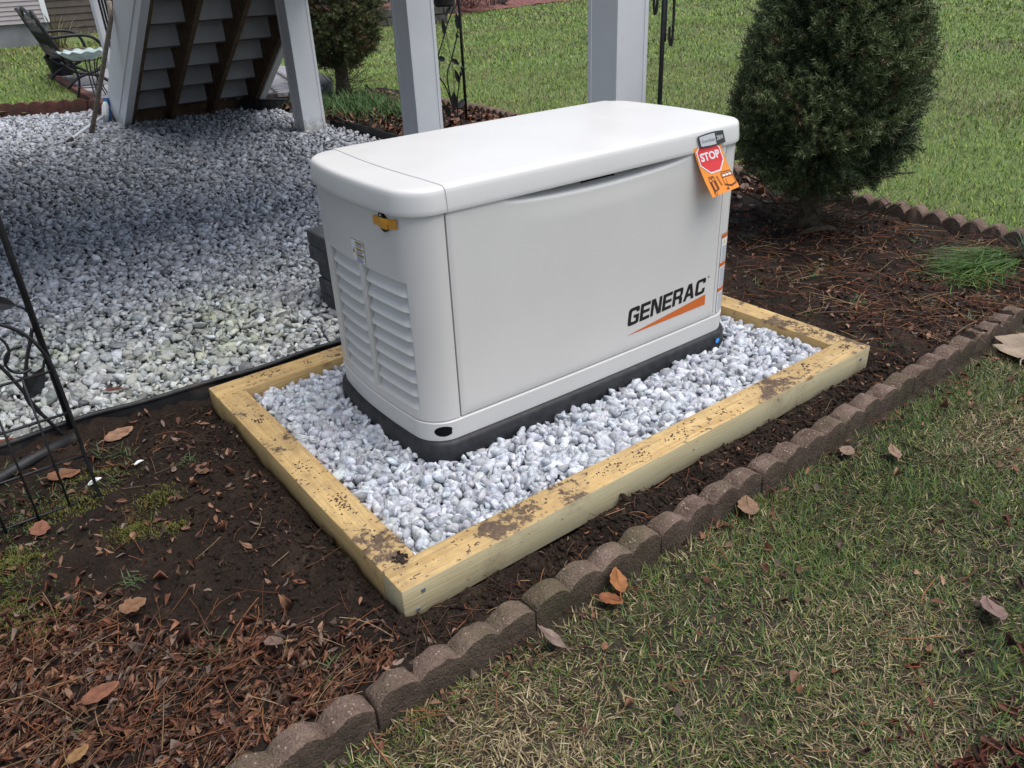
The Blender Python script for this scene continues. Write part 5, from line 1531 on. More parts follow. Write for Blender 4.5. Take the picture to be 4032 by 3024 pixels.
for i in range(nr - 1):
    for k in range(na):
        a0, a1 = i * na + k, i * na + (k + 1) % na
        F.append((a0, a1, a1 + na, a0 + na)); F.append((nr * na + a0, nr * na + a0 + na, nr * na + a1 + na, nr * na + a1))
for k in range(na): F.append(((nr - 1) * na + k, (nr - 1) * na + (k + 1) % na, (2 * nr - 1) * na + (k + 1) % na, (2 * nr - 1) * na + k))
F.append(tuple(range(na))); F.append(tuple(nr * na + k for k in range(na))[::-1])
mb = MB(); mb.add(V, F); mb.build('bowl', MAT['glass'], bath, True)
for k in range(3):
    a = 0.5 + 2 * math.pi * k / 3
    for s_ in (-0.13, 0.13):
        c, s2 = math.cos(a + s_), math.sin(a + s_)
        mb = MB(); mb.tube(bez([(0.16 * c, 0.16 * s2, 0.375), (0.115 * c, 0.115 * s2, 0.28), (0.11 * c, 0.11 * s2, 0.15), (0.165 * c, 0.165 * s2, 0.0)], 14), 0.0065, 6); mb.build('leg', MAT['metal_black'], bath, True)
for z, r in ((0.365, 0.165), (0.11, 0.118)):
    mb = MB(); mb.tube([(r * math.cos(2 * math.pi * k / 24), r * math.sin(2 * math.pi * k / 24), z) for k in range(25)], 0.005, 6); mb.build('ring', MAT['metal_black'], bath, True)
pot = empty('potted_grass', (1.47, 10.95, PZ), label='dark blue-black pot of long dry grass behind the bench', cat='potted plant')
mb = MB(); mb.lathe([(0.0, 0.0), (0.11, 0.0), (0.13, 0.02), (0.165, 0.20), (0.175, 0.205), (0.175, 0.235), (0.16, 0.235), (0.15, 0.19), (0.0, 0.19)], n=24)
mb.build('pot', mottled('blue_black_glaze', (0.012, 0.014, 0.022), (0.02, 0.022, 0.034), 9, 0.4, 0.0), pot, True)

def blades(P, az, lean, ln, wd, col, curl=0.5, rows=3):
    """grass blades as bent tapering strips"""
    n = len(P); V = []; 
    dx, dy = np.cos(az), np.sin(az)
    sx, sy = -dy, dx
    for k in range(rows):
        t = k / (rows - 1)
        th = lean + curl * t                       # angle from vertical
        th0 = lean + curl * t * 0.5
        h = ln * t * np.cos(th0); d = ln * t * np.sin(th0)
        c = np.stack([P[:, 0] + dx * d, P[:, 1] + dy * d, P[:, 2] + np.maximum(h, -0.004)], 1)
        if k < rows - 1:
            w = wd * (1 - 0.45 * t)
            V += [c + np.stack([sx * w, sy * w, np.zeros(n)], 1), c - np.stack([sx * w, sy * w, np.zeros(n)], 1)]
        else: V.append(c)
    V = np.stack(V, 1); m = V.shape[1]
    tf = []
    for k in range(rows - 2): tf += [(2 * k, 2 * k + 1, 2 * k + 3), (2 * k, 2 * k + 3, 2 * k + 2)]
    tf.append((2 * rows - 4, 2 * rows - 3, 2 * rows - 2))
    tf = np.array(tf)
    F = (tf[None] + (np.arange(n) * m)[:, None, None]).reshape(-1, 3)
    return V.reshape(-1, 3), F, np.repeat(col, m, 0)
n_ = 90
P = np.stack([rng.normal(0, 0.06, n_), rng.normal(0, 0.06, n_), np.full(n_, 0.18)], 1)
V, F, Cc = blades(P, rng.uniform(0, 6.28, n_), rng.uniform(0.05, 0.5, n_), rng.uniform(0.35, 0.75, n_), np.full(n_, 0.006), np.array([0.20, 0.18, 0.075]) * rng.uniform(0.5, 1.3, (n_, 1)), rng.uniform(0.2, 1.3, n_), 5)
np_obj('grass_leaves', V, F, MAT['leafy'], Cc, parent=pot)

# ------------------------------------------------------------------ house at the top left
hs = empty('house', (1.0, 15.5, 0.2), label='house corner with pale lap siding above a concrete foundation, top left', cat='house')
MAT['siding'] = mottled('pale_siding', (0.36, 0.31, 0.31), (0.42, 0.37, 0.37), 3, 0.6, 0.0)
MAT['found'] = mottled('foundation', (0.17, 0.17, 0.18), (0.24, 0.24, 0.25), 2.5, 0.85, 0.2, 30, 0.01)
mb = MB(); mb.box((-0.92, 0.15, 0.14), (4.3, 0.24, 0.50)); mb.build('foundation', MAT['found'], hs)
for k in range(12):
    z = 0.385 + 0.068 * k
    mb = MB(); mb.prism([(-0.02, z), (-0.006, z + 0.066), (0.05, z + 0.066), (0.05, z - 0.001)], 0, -3.05, 1.17); mb.build('siding_board', MAT['siding'], hs)
mb = MB(); mb.box((1.215, 0.02, 0.80), (0.085, 0.085, 0.84)); mb.build('corner_board', MAT['vinyl'], hs)
dk = empty('brown_wall', (3.2, 17.2, 0.15), label='dark brown boarded wall in shade beyond the house corner', cat='wall')
for k in range(11):
    mb = MB(); mb.prism([(-0.02, 0.12 * k), (-0.004, 0.12 * k + 0.118), (0.05, 0.12 * k + 0.118), (0.05, 0.12 * k)], 0, -0.85, 2.6); mb.build('siding_board', MAT['brown_board'], dk)

# ------------------------------------------------------------------ neighbour's garden across the lawn
rw = empty('retaining_wall', (9.0, 15.75, 0.0), math.atan2(-0.18, 0.42), label='low grey block retaining wall across the lawn, beside the middle post', cat='wall')
MAT['wall_block'] = mottled('wall_block', (0.075, 0.066, 0.060), (0.135, 0.120, 0.108), 9, 0.9, 0.4, 40, 0.02)
blk = {}
for c in range(2):
    x = -2.4 + (0.17 if c else 0); j = 0
    while x < 1.25:
        w = (0.30, 0.38, 0.34)[(j * 2 + c) % 3]
        if w not in blk:
            mb = MB(); mb.box((0, 0, 0), (w - 0.012, 0.26, 0.168), bev=0.018); o = mb.build('wall_block', MAT['wall_block'], rw); blk[w] = o
        else: o = blk[w].copy(); COL.objects.link(o); o.parent = rw
        o.location = (x + w / 2, rng.normal(0, 0.012), 0.085 + 0.174 * c); x += w; j += 1
def red_mulch_h(x, y): return 0.30 + 0.02 * fbm(x, y, 1.5, 3, 3)
MAT['mulch_red'] = mottled('red_mulch', (0.12, 0.045, 0.035), (0.24, 0.10, 0.08), 9, 0.9, 0.8, 30, 0.05)
mulch_pts = []
def rwpt(lx, ly):
    a = math.atan2(-0.18, 0.42); return (9.0 + math.cos(a) * lx - math.sin(a) * ly, 15.75 + math.sin(a) * lx + math.cos(a) * ly)
V = []; F = []; nx_, ny_ = 30, 20
for j in range(ny_):
    for i in range(nx_):
        x, y = rwpt(-2.6 + 3.9 * i / (nx_ - 1), 0.10 + 4.2 * j / (ny_ - 1)); V.append((x, y, 0.315 + 0.03 * float(fbm(np.array(x), np.array(y), 2.0, 3, 3))))
for j in range(ny_ - 1):
    for i in range(nx_ - 1): F.append((j * nx_ + i, j * nx_ + i + 1, (j + 1) * nx_ + i + 1, (j + 1) * nx_ + i))
np_obj('mulch_terrace', V, F, MAT['mulch_red'], smooth=True, kind='structure')
# trunk and dark patio chairs before a white wall
tt_ = rwpt(0.52, 0.75)
ft = empty('garden_tree', (tt_[0], tt_[1], 0.30), label='forked brown tree trunk behind the low block wall', cat='tree')
mb = MB(); mb.tube([(0, 0, -0.03), (0, 0, 0.35), (0.03, 0, 0.9), (0.08, 0, 1.8)], [0.15, 0.11, 0.10, 0.07], 10); mb.tube([(0, 0, 0.3), (-0.18, 0, 0.7), (-0.4, 0.05, 1.6)], [0.07, 0.06, 0.03], 8); mb.build('trunk', MAT['bark'], ft, True)
def far_crown():
    n_ = 1500
    D = rng.normal(size=(n_, 3)); D /= np.linalg.norm(D, axis=1)[:, None]
    P = D * rng.uniform(0.5, 1, (n_, 1)) * np.array([1.1, 1.1, 0.7]) + np.array([0, 0, 2.6])
    return blades(P, rng.uniform(0, 6.28, n_), rng.uniform(0, 3, n_), np.full(n_, 0.16), np.full(n_, 0.012), np.array([0.05, 0.035, 0.02]) * rng.uniform(0.6, 1.3, (n_, 1)), 0.3, 3)
V, F, Cc = far_crown(); np_obj('crown', V, F, MAT['litter'], Cc, parent=ft)
pw = rwpt(0.2, 4.6)
ww = empty('white_wall', (pw[0], pw[1], 0.30), math.atan2(-0.18, 0.42), label='pale boarded wall behind the dark patio chairs across the lawn', cat='wall')
for k in range(12):
    mb = MB(); mb.box((0, 0.03 + 0.001 * (k % 2), 0.07 + 0.14 * k), (4.6, 0.05, 0.134)); mb.build('siding_board', flat('white_boards', (0.60, 0.57, 0.55), 0.7) if k == 0 else bpy.data.materials['white_boards'], ww)
for q, (lx, lb) in enumerate(((0.05, 'left dark patio chair before the pale wall across the lawn'), (0.98, 'right dark patio chair before the pale wall, beside the tree trunk'))):
    c0 = rwpt(lx + 0.15, 3.6)
    ch = empty('patio_chair', (c0[0], c0[1], 0.32), math.atan2(-0.18, 0.42), label=lb, cat='chair', group='dark patio chairs across the lawn')
    for sx in (-0.27, 0.27):
        for sy in (-0.25, 0.25):
            mb = MB(); mb.box((sx, sy, 0.22 if sy < 0 else 0.45), (0.045, 0.045, 0.44 if sy < 0 else 0.9)); mb.build('leg', MAT['metal_black'], ch)
        mb = MB(); mb.box((sx, 0, 0.60), (0.05, 0.55, 0.04)); mb.build('arm', MAT['metal_black'], ch)
    mb = MB(); mb.box((0, 0, 0.40), (0.50, 0.5, 0.06)); mb.build('seat', MAT['metal_black'], ch)
    mb = MB(); mb.box((0, 0.25, 0.70), (0.50, 0.03, 0.40)); mb.build('backrest', flat('dark_sling', (0.04, 0.04, 0.042), 0.7) if q == 0 else bpy.data.materials['dark_sling'], ch)
    mb = MB(); mb.box((0, -0.02, 0.46), (0.48, 0.46, 0.06), bev=0.02); mb.build('cushion', flat('grey_cushion', (0.22, 0.22, 0.24), 0.8) if q == 0 else bpy.data.materials['grey_cushion'], ch)
# mulch border with bare stems farther right
V = []; F = []; nx_, ny_ = 40, 14
for j in range(ny_):
    for i in range(nx_):
        t = i / (nx_ - 1); x = 10.4 + 8.5 * t; y = 16.75 + 2.6 * t + 6.0 * j / (ny_ - 1) - 0.12 * math.sin(9 * t)
        V.append((x, y, 0.0 + 0.16 * float(sstep(0, 0.16, j / (ny_ - 1))) + 0.04 * float(fbm(np.array(x), np.array(y), 1.6, 30, 3))))
for j in range(ny_ - 1):
    for i in range(nx_ - 1): F.append((j * nx_ + i, j * nx_ + i + 1, (j + 1) * nx_ + i + 1, (j + 1) * nx_ + i))
np_obj('mulch_border', V, F, MAT['mulch_red'], smooth=True, kind='structure')
for q, (x, y, s, lb) in enumerate(((11.55, 18.0, 0.34, 'grey boulder in the red mulch beside the trellis pole'), (14.2, 18.4, 0.22, 'small dark boulder at the far mulch border'))):
    v, f, c = pebbles(np.array([[0, 0, s * 0.4]]), np.array([s]), np.array([[0.3, 0.3, 0.3]]), 3, 7, (0.7, 0.8), 0.6, 0.3)
    o = np_obj('boulder', v, f, mottled('boulder_grey_%s' % 'ab'[q], (0.17, 0.17, 0.18), (0.27, 0.27, 0.28), 5, 0.9, 0.4, 20, 0.02), smooth=True, label=lb, cat='boulder'); o.location = (x, y, 0.12)
def stem_shrub(x, y, n, h, spread, colr, lb, lf):
    o = empty('bare_shrub', (x, y, 0.10), label=lb, cat='shrub')
    mb = MB()
    for k in range(n):
        a = rng.uniform(0, 6.28); r = rng.uniform(0.05, spread); p0 = np.array([math.cos(a) * r * 0.4, math.sin(a) * r * 0.4, 0]); p1 = np.array([math.cos(a) * r, math.sin(a) * r, h * rng.uniform(0.7, 1.2)])
        mb.tube(bez([p0, (p0 + p1) / 2 + rng.normal(0, 0.04, 3), p1], 6), 0.010, 5)
    mb.build('stems', flat('stem_%s' % lb[:6], colr, 0.8), o)
    if lf:
        m = 900; D = rng.normal(size=(m, 3)) * np.array([spread * 0.7, spread * 0.7, h * 0.25]) + np.array([0, 0, h * 0.45]); D[:, 2] = np.abs(D[:, 2])
        V, F, Cc = blades(D, rng.uniform(0, 6.28, m), rng.uniform(0, 2, m), rng.uniform(0.05, 0.12, m), np.full(m, 0.012), np.array(lf) * rng.uniform(0.5, 1.4, (m, 1)), 0.5, 3)
        np_obj('foliage', V, F, MAT['litter'], Cc, parent=o)
stem_shrub(13.35, 17.75, 26, 1.0, 0.55, (0.15, 0.09, 0.075), 'bare multi-stemmed shrub at the far mulch border', None)
stem_shrub(12.35, 17.35, 14, 0.35, 0.42, (0.16, 0.07, 0.06), 'low russet shrub at the far mulch border by the trellis pole', (0.22, 0.10, 0.085))
stem_shrub(12.9, 18.3, 14, 0.6, 0.45, (0.16, 0.11, 0.07), 'tan dry shrub behind the low russet one', (0.23, 0.17, 0.10))

# ------------------------------------------------------------------ lawn grass
GREENS = np.array([(0.066, 0.118, 0.022), (0.102, 0.145, 0.030), (0.145, 0.168, 0.038), (0.048, 0.094, 0.028)])
STRAWS = np.array([(0.30, 0.225, 0.115), (0.21, 0.155, 0.080), (0.42, 0.34, 0.195), (0.13, 0.092, 0.050)])
def grass_cols(n, x, y, dead):
    f = np.clip(dead + 0.55 * fbm(x, y, 1.1, 51, 3) + 0.35 * fbm(x, y, 4.5, 58, 2), 0.02, 0.97)
    is_dead = rng.random(n) < f
    c = np.where(is_dead[:, None], STRAWS[rng.integers(0, 4, n)], GREENS[rng.integers(0, 4, n)])
    return c * rng.uniform(0.65, 1.25, (n, 1)), is_dead
def bed_edge_x(y): return 3.39 + 0.075 * np.maximum(0, y)
def lawn_ok(X, Y):
    front = Y < -0.208
    chips = (X - 0.60) * 0.35 + (Y + 0.945) * 1.0 > 0.0 + 0.06 * fbm(X, Y, 4, 12, 2)
    right = (X > bed_edge_x(Y) + 0.03)
    return (front & chips) | right
# near lawn
parts = []
NN = 230000
X = rng.uniform(-0.7, 4.6, NN); Y = rng.uniform(-1.15, -0.17, NN)
P = np.stack([X, Y, lawn_h(X, Y) - 0.003], 1)
patch = fbm(X, Y, 2.3, 77, 3)
bare = sstep(-0.27, -0.205, Y) * 0.45
ok = lawn_ok(X, Y) & (X < 3.42) & in_view(P, 0.10, 0.12) & (rng.random(NN) < np.clip(0.88 + 0.7 * patch - bare, 0.15, 1))
P = P[ok]; n_ = len(P)
col_, isd = grass_cols(n_, P[:, 0], P[:, 1], 0.50)
az = rng.uniform(0, 2 * math.pi, n_) * 0.85 + 6.0 * vnoise(P[:, 0] * 9, P[:, 1] * 9, 3)
parts.append(blades(P, az, np.where(isd, rng.uniform(0.75, 1.5, n_), rng.uniform(0.35, 1.35, n_)), rng.uniform(0.014, 0.044, n_), rng.uniform(0.0006, 0.0019, n_), col_, rng.uniform(0.0, 0.8, n_), 3))
V, F, Cc = merge(parts)
np_obj('lawn_grass', V, F, MAT['leafy'], Cc, kind='stuff', label='short matted lawn grass, green mixed with straw, in the foreground', cat='grass')
# far lawn: sparser, larger tufts with distance
parts = []
for r0, r1, dens, ln, wd in ((3.3, 6.5, 4200, 0.045, 0.0022), (6.5, 11, 1900, 0.055, 0.0042), (11, 18, 650, 0.065, 0.0078), (18, 30, 200, 0.08, 0.014)):
    area = math.pi * (r1 ** 2 - r0 ** 2) * (75 / 360)
    n0 = int(area * dens)
    rr = np.sqrt(rng.uniform(r0 ** 2, r1 ** 2, n0)); aa = np.radians(rng.uniform(15, 90, n0))
    X = CAM[0] + rr * np.cos(aa); Y = CAM[1] + rr * np.sin(aa)
    P = np.stack([X, Y, lawn_h(X, Y) - 0.004], 1)
    ok = (X > bed_edge_x(np.minimum(Y, 7.2)) + 0.03) & in_view(P, 0.05, 0.06)
    left = (Y > 9.06 - 0.575 * X) & (X < 1.22 + 0.02 * (Y - 8)) & (Y < 15.45)
    back = (Y > 11.35) & (X < 3.6) & (Y < 15.45)
    mid = (X > 2.95) & (Y > 6.9)
    ok = (ok | ((left | back | mid) & in_view(P, 0.05, 0.06)))
    pat = np.array([in_poly(a, b, [(1.21, 7.45), (2.55, 7.15), (3.05, 6.75), (3.6, 7.6), (3.9, 9.0), (3.4, 10.4), (2.4, 11.2), (1.42, 11.3), (1.30, 9.9)]) if (5 > a > 1.1 and 6.5 < b < 11.5) else False for a, b in zip(X, Y)])
    ok &= ~pat
    ok &= ~((X > 10.3) & (Y > 16.75 + 0.306 * (X - 10.4)))
    lxw = (X - 9.0) * math.cos(0.405) - (Y - 15.75) * math.sin(0.405); lyw = (X - 9.0) * math.sin(0.405) + (Y - 15.75) * math.cos(0.405)
    ok &= ~((lxw > -2.7) & (lxw < 1.4) & (lyw > -0.13))
    P = P[ok]; n_ = len(P)
    col_, isd = grass_cols(n_, P[:, 0] * 0.5, P[:, 1] * 0.5, 0.16)
    col_ = np.where(isd[:, None], col_ * 0.9, col_ * np.array([2.15, 2.2, 1.7]))
    parts.append(blades(P, rng.uniform(0, 6.28, n_), rng.uniform(0.2, 1.25, n_), ln * rng.uniform(0.6, 1.2, n_), wd * rng.uniform(0.7, 1.2, n_), col_, rng.uniform(0, 0.7, n_), 3 if r1 < 8 else 2))
V, F, Cc = merge(parts)
np_obj('far_lawn_grass', V, F, MAT['leafy'], Cc, kind='stuff', label='mown green lawn stretching away behind the spruces', cat='grass')
# clumps of fresh grass and weeds in the beds
parts = []
def clump(cx, cy, rx, ry, n, ln, az0, azs, lean0, lean1, wd, cols_, zf=soil_h):
    X = rng.normal(cx, rx, n); Y = rng.normal(cy, ry, n)
    P = np.stack([X, Y, zf(X, Y)], 1)
    c = np.array(cols_)[rng.integers(0, len(cols_), n)] * rng.uniform(0.6, 1.3, (n, 1))
    parts.append(blades(P, rng.normal(az0, azs, n), rng.uniform(lean0, lean1, n), ln * rng.uniform(0.6, 1.2, n), np.full(n, wd), c, rng.uniform(0.05, 0.45 if lean0 > 0.9 else 1.0, n), 4))
G2 = [(0.055, 0.125, 0.030), (0.085, 0.160, 0.042), (0.042, 0.090, 0.026)]
V, F, Cc = None, None, None
G3 = [(0.085, 0.175, 0.030), (0.125, 0.215, 0.045), (0.060, 0.120, 0.026)]
clump(3.05, 0.16, 0.08, 0.045, 600, 0.28, 3.0, 0.32, 1.2, 1.5, 0.0019, G3); clump(2.82, 0.15, 0.09, 0.04, 300, 0.15, 3.6, 0.9, 1.1, 1.5, 0.0018, G3)
V, F, Cc = merge(parts)
np_obj('grass_clump', V, F, MAT['leafy'], Cc, label='flopped clump of fresh green grass blades in the bed, right edge', cat='grass clump')
parts = []
clump(3.12, 6.15, 0.22, 0.38, 1900, 0.16, 0, 3.0, 0.4, 1.3, 0.003, G2)
clump(3.15, 5.6, 0.25, 0.3, 700, 0.12, 0, 3.0, 0.4, 1.3, 0.003, G2)
clump(2.62, 6.2, 0.05, 0.06, 90, 0.10, 0, 3.0, 0.4, 1.3, 0.003, G2)
V, F, Cc = merge(parts); np_obj('strip_weeds', V, F, MAT['leafy'], Cc, kind='stuff', label='green grassy weeds in the planting strip by the farthest post', cat='weeds')
parts = []
for k in range(95):
    x, y = rng.uniform(-0.9, 3.25), rng.uniform(-0.1, 1.25)
    if -0.06 < x < FL + 0.06 and y > -0.13: continue
    if -0.35 < x < 0 and y < 0.9 and rng.random() < 0.85: continue
    clump(x, y, 0.014, 0.014, int(rng.uniform(8, 26)), rng.uniform(0.02, 0.05), 0, 3.0, 0.6, 1.4, 0.0018, [(0.05, 0.085, 0.028), (0.075, 0.10, 0.04), (0.09, 0.105, 0.045)])
clump(3.13, 0.05, 0.02, 0.02, 60, 0.16, 0, 3.0, 0.1, 0.7, 0.0024, [(0.06, 0.11, 0.06)])
clump(-0.60, 0.98, 0.06, 0.10, 260, 0.022, 0, 3.0, 0.5, 1.4, 0.0018, [(0.04, 0.075, 0.022), (0.06, 0.085, 0.03)]); clump(-0.68, 0.64, 0.05, 0.12, 900, 0.014, 0, 3.0, 0.3, 1.4, 0.0014, [(0.05, 0.085, 0.014), (0.075, 0.10, 0.02)])
V, F, Cc = merge(parts); np_obj('bed_weeds', V, F, MAT['leafy'], Cc, kind='stuff', label='small weeds scattered over the bare soil of the bed', cat='weeds')
# moss cushions
parts = []
for cx, cy, r, n in ((-0.70, 0.78, 0.05, 1300), (-0.63, 0.74, 0.035, 700), (-0.74, 0.60, 0.05, 1100), (-0.45, 0.92, 0.03, 350), (-0.385, 0.715, 0.030, 900), (-0.30, 0.80, 0.035, 600), (-0.295, 0.66, 0.025, 350), (-0.52, 0.93, 0.05, 700), (-0.40, 1.02, 0.06, 500), (2.45, 0.62, 0.05, 300), (-0.66, 0.50, 0.07, 900), (0.93, -0.225, 0.03, 300), (-0.10, -0.235, 0.06, 500)):
    X = rng.normal(cx, r, n); Y = rng.normal(cy, r * 0.7, n)
    bump_ = 0.012 * np.exp(-((X - cx) ** 2 + ((Y - cy) / 0.7) ** 2) / r ** 2)
    P = np.stack([X, Y, (soil_h(X, Y) if cy > -0.2 else lawn_h(X, Y)) + bump_], 1)
    parts.append(blades(P, rng.uniform(0, 6.28, n), rng.uniform(0.1, 1.2, n), rng.uniform(0.006, 0.014, n), np.full(n, 0.0011), np.array([0.115, 0.115, 0.022]) * rng.uniform(0.5, 1.3, (n, 1)), 0.4, 3))
V, F, Cc = merge(parts); np_obj('moss', V, F, MAT['leafy'], Cc, kind='stuff', label='yellow-green moss tufts on the soil', cat='moss')

# ------------------------------------------------------------------ soil clods, leaf litter, twigs
parts = []
def clods(n, fx, fy, smin, smax, keep=None, sub=2):
    X, Y = fx(n), fy(n)
    if keep is not None:
        k = keep(X, Y); X, Y = X[k], Y[k]
    m = len(X); s = smin * (smax / smin) ** (rng.random(m) ** 2.2)
    P = np.stack([X, Y, soil_h(X, Y) + s * 0.12], 1)
    br = rng.uniform(0.5, 1.35, (m, 1))
    big_ = (s > 0.0065) if sub == 2 else np.zeros(m, bool)
    for sel, sb in ((big_, 2), (~big_, 1)):
        if sel.any(): parts.append(pebbles(P[sel], s[sel], (np.array([0.029, 0.0182, 0.0122]) * br)[sel], sb, 10, (0.55, 0.9), 0.34))
notframe = lambda X, Y: ~((X > -0.012) & (X < FL + 0.012) & (Y > -0.012) & (Y < FD + 0.012)) & (Y > bed_front(X) + 0.035)
clods(5200, lambda n: rng.uniform(-0.05, 1.95, n), lambda n: rng.uniform(-0.125, -0.008, n), 0.0018, 0.011, notframe)
clods(4800, lambda n: -np.abs(rng.normal(0, 0.20, n)) - 0.01, lambda n: rng.uniform(-0.12, 1.25, n), 0.0018, 0.011, notframe)
clods(1800, lambda n: rng.uniform(-1.0, 3.25, n), lambda n: rng.uniform(-0.12, 1.28, n), 0.002, 0.010, notframe, 1)
clods(900, lambda n: FL + np.abs(rng.normal(0, 0.14, n)) + 0.01, lambda n: rng.uniform(-0.12, 1.25, n), 0.0022, 0.011, notframe, 1)
V, F, Cc = merge(parts)
np_obj('soil_clods', V, F, MAT['clod'], Cc, kind='stuff', label='loose dark soil clods dug up round the timber frame', cat='soil')
# mud crumbs left on the timbers and along the edger tops
parts = []
for _ in range(40):
    side = rng.integers(0, 4); t = rng.random()
    c = [(0.05 + t * 1.7, 0.045), (0.05 + t * 1.7, FD - 0.045), (0.045, 0.1 + t), (FL - 0.045, 0.1 + t)][side]
    m = int(rng.uniform(4, 22)); X = c[0] + rng.normal(0, 0.012, m); Y = c[1] + rng.normal(0, 0.010, m)
    s = rng.uniform(0.0009, 0.0034, m)
    parts.append(pebbles(np.stack([X, Y, np.full(m, TH) + s * 0.2], 1), s, np.array([0.06, 0.040, 0.032]) * rng.uniform(0.6, 1.3, (m, 1)), 1, 5, (0.5, 0.8), 0.5, 0.3))
m = 26; X = 0.052 + rng.normal(0, 0.011, m); Y = 0.098 + rng.normal(0, 0.007, m); s = rng.uniform(0.003, 0.007, m)
parts.append(pebbles(np.stack([X, Y, np.full(m, TH + 0.002)], 1), s, np.array([0.045, 0.03, 0.024]) * rng.uniform(0.6, 1.3, (m, 1)), 2, 6, (0.5, 0.9), 0.5, 0.3))
V, F, Cc = merge(parts)
np_obj('mud_crumbs', V, F, MAT['clod'], Cc, kind='stuff', label='crumbs of mud stuck on top of the timbers', cat='mud')

def leaf_template():
    V = []; F = []; rows = [(0.0, 0.03), (0.18, 0.30), (0.40, 0.44), (0.65, 0.34), (0.86, 0.15), (1.0, 0.01)]
    for t, w in rows:
        for v in (-1, 0, 1): V.append((t - 0.5, v * w, 0.10 * abs(v) * w * 2 + 0.22 * (t - 0.5) ** 2))
    for r in range(len(rows) - 1):
        for c in range(2):
            a = r * 3 + c; F += [(a, a + 1, a + 4), (a, a + 4, a + 3)]
    return np.array(V), np.array(F)
LTV, LTF = leaf_template()
LEAFC = np.array([(0.185, 0.075, 0.042), (0.25, 0.120, 0.068), (0.135, 0.055, 0.034), (0.27, 0.150, 0.095), (0.19, 0.135, 0.105), (0.095, 0.045, 0.03)])
def leaves(X, Y, zf, smin, smax, tilt, dz=0.004, cset=LEAFC, thin=(0.35, 1.1)):
    n = len(X); s = rng.uniform(smin, smax, n)
    P = np.stack([X, Y, zf(X, Y) + dz + s * 0.06], 1)
    c = cset[rng.integers(0, len(cset), n)] * rng.uniform(0.55, 1.25, (n, 1))
    TV = LTV[None] * np.ones((n, 1, 1))
    cu = rng.normal(0.3, 1.6, n)
    TV = TV.copy(); TV[:, :, 2] += cu[:, None] * TV[:, :, 1] ** 2 * 1.2 + rng.normal(0, 0.25, n)[:, None] * TV[:, :, 0] * TV[:, :, 1]
    return inst(TV, LTF, P, rand_rot(n, tilt), np.stack([s, s * rng.uniform(*thin, n), s], 1), c)
def stems_(X, Y, zf, lmin, lmax, r, cset, dz=0.006, az0=None):
    n = len(X); L_ = rng.uniform(lmin, lmax, n)
    rows = 5; V = []; F = []
    ts = np.linspace(-0.5, 0.5, rows)
    for t in ts:
        for a in (0, 2.09, 4.19): V.append((t, math.cos(a), math.sin(a)))
    for i in range(rows - 1):
        for k in range(3):
            a, b, c, d = i * 3 + k, i * 3 + (k + 1) % 3, i * 3 + 3 + (k + 1) % 3, i * 3 + 3 + k
            F += [(a, b, c), (a, c, d)]
    T = np.array(V)[None] * np.ones((n, 1, 1)); T = T.copy()
    T[:, :, 1:] *= (r / L_)[:, None, None] * rng.uniform(0.6, 1.5, n)[:, None, None]
    x = T[:, :, 0]; b1, b2 = rng.normal(0, 0.22, n)[:, None], rng.normal(0, 0.5, n)[:, None]
    T[:, :, 1] += b1 * (x ** 2 - 0.1) + b2 * x ** 3 * 0.5
    T[:, :, 2] += np.abs(rng.normal(0, 0.12, n))[:, None] * (0.25 - x ** 2)
    R = rand_rot(n, 0.10)
    if az0 is not None:
        a = rng.normal(az0, 0.75, n); Z = np.zeros((n, 3, 3)); Z[:, 0, 0] = np.cos(a); Z[:, 0, 1] = -np.sin(a); Z[:, 1, 0] = np.sin(a); Z[:, 1, 1] = np.cos(a); Z[:, 2, 2] = 1
        t = rng.normal(0, 0.10, n); Yr = np.zeros((n, 3, 3)); Yr[:, 1, 1] = 1; Yr[:, 0, 0] = np.cos(t); Yr[:, 0, 2] = np.sin(t); Yr[:, 2, 0] = -np.sin(t); Yr[:, 2, 2] = np.cos(t)
        R = Z @ Yr
    c = cset[rng.integers(0, len(cset), n)] * rng.uniform(0.55, 1.3, (n, 1))
    return inst(T, np.array(F), np.stack([X, Y, zf(X, Y) + dz], 1), R, np.stack([L_] * 3, 1), c)
TWIG = np.array([(0.20, 0.075, 0.035), (0.27, 0.115, 0.05), (0.13, 0.06, 0.04), (0.30, 0.20, 0.11), (0.10, 0.055, 0.04)])
def region(n, x0, x1, y0, y1, dens, clear=True):
    X, Y = rng.uniform(x0, x1, n), rng.uniform(y0, y1, n)
    k = rng.random(n) < dens(X, Y)
    X, Y = X[k], Y[k]
    k = ~((X > -0.02) & (X < FL + 0.02) & (Y > -0.02) & (Y < FD + 0.02)) & (Y > bed_front(X) + 0.03)
    return X[k], Y[k]
# thick litter in the near left corner
bl = lambda x, y: np.clip(sstep(0.66, 0.42, y + 0.85 * (x + 0.70) + 0.22 * fbm(x, y, 5, 19, 3)) * sstep(0.02, -0.25, x + 0.25 * fbm(x, y, 4, 23, 2)), 0.0, 1) * 0.95 + 0.04
parts = []
X, Y = region(10500, -0.95, 0.0, -0.14, 1.25, bl); parts.append(leaves(X, Y, soil_h, 0.010, 0.036, 0.55, 0.005, thin=(0.13, 0.5)))
X, Y = region(3600, -0.95, 0.05, -0.14, 1.25, bl); parts.append(stems_(X, Y, soil_h, 0.03, 0.13, 0.0009, TWIG, 0.010, 0.5))
X, Y = region(330, -0.95, 0.05, -0.14, 1.1, bl); parts.append(stems_(X, Y, soil_h, 0.10, 0.24, 0.0011, TWIG, 0.014, 0.6))
V, F, Cc = merge(parts)
np_obj('leaf_litter', V, F, MAT['litter'], Cc, kind='stuff', label='brown leaf litter and reddish stalks over the near left bed', cat='leaf litter')
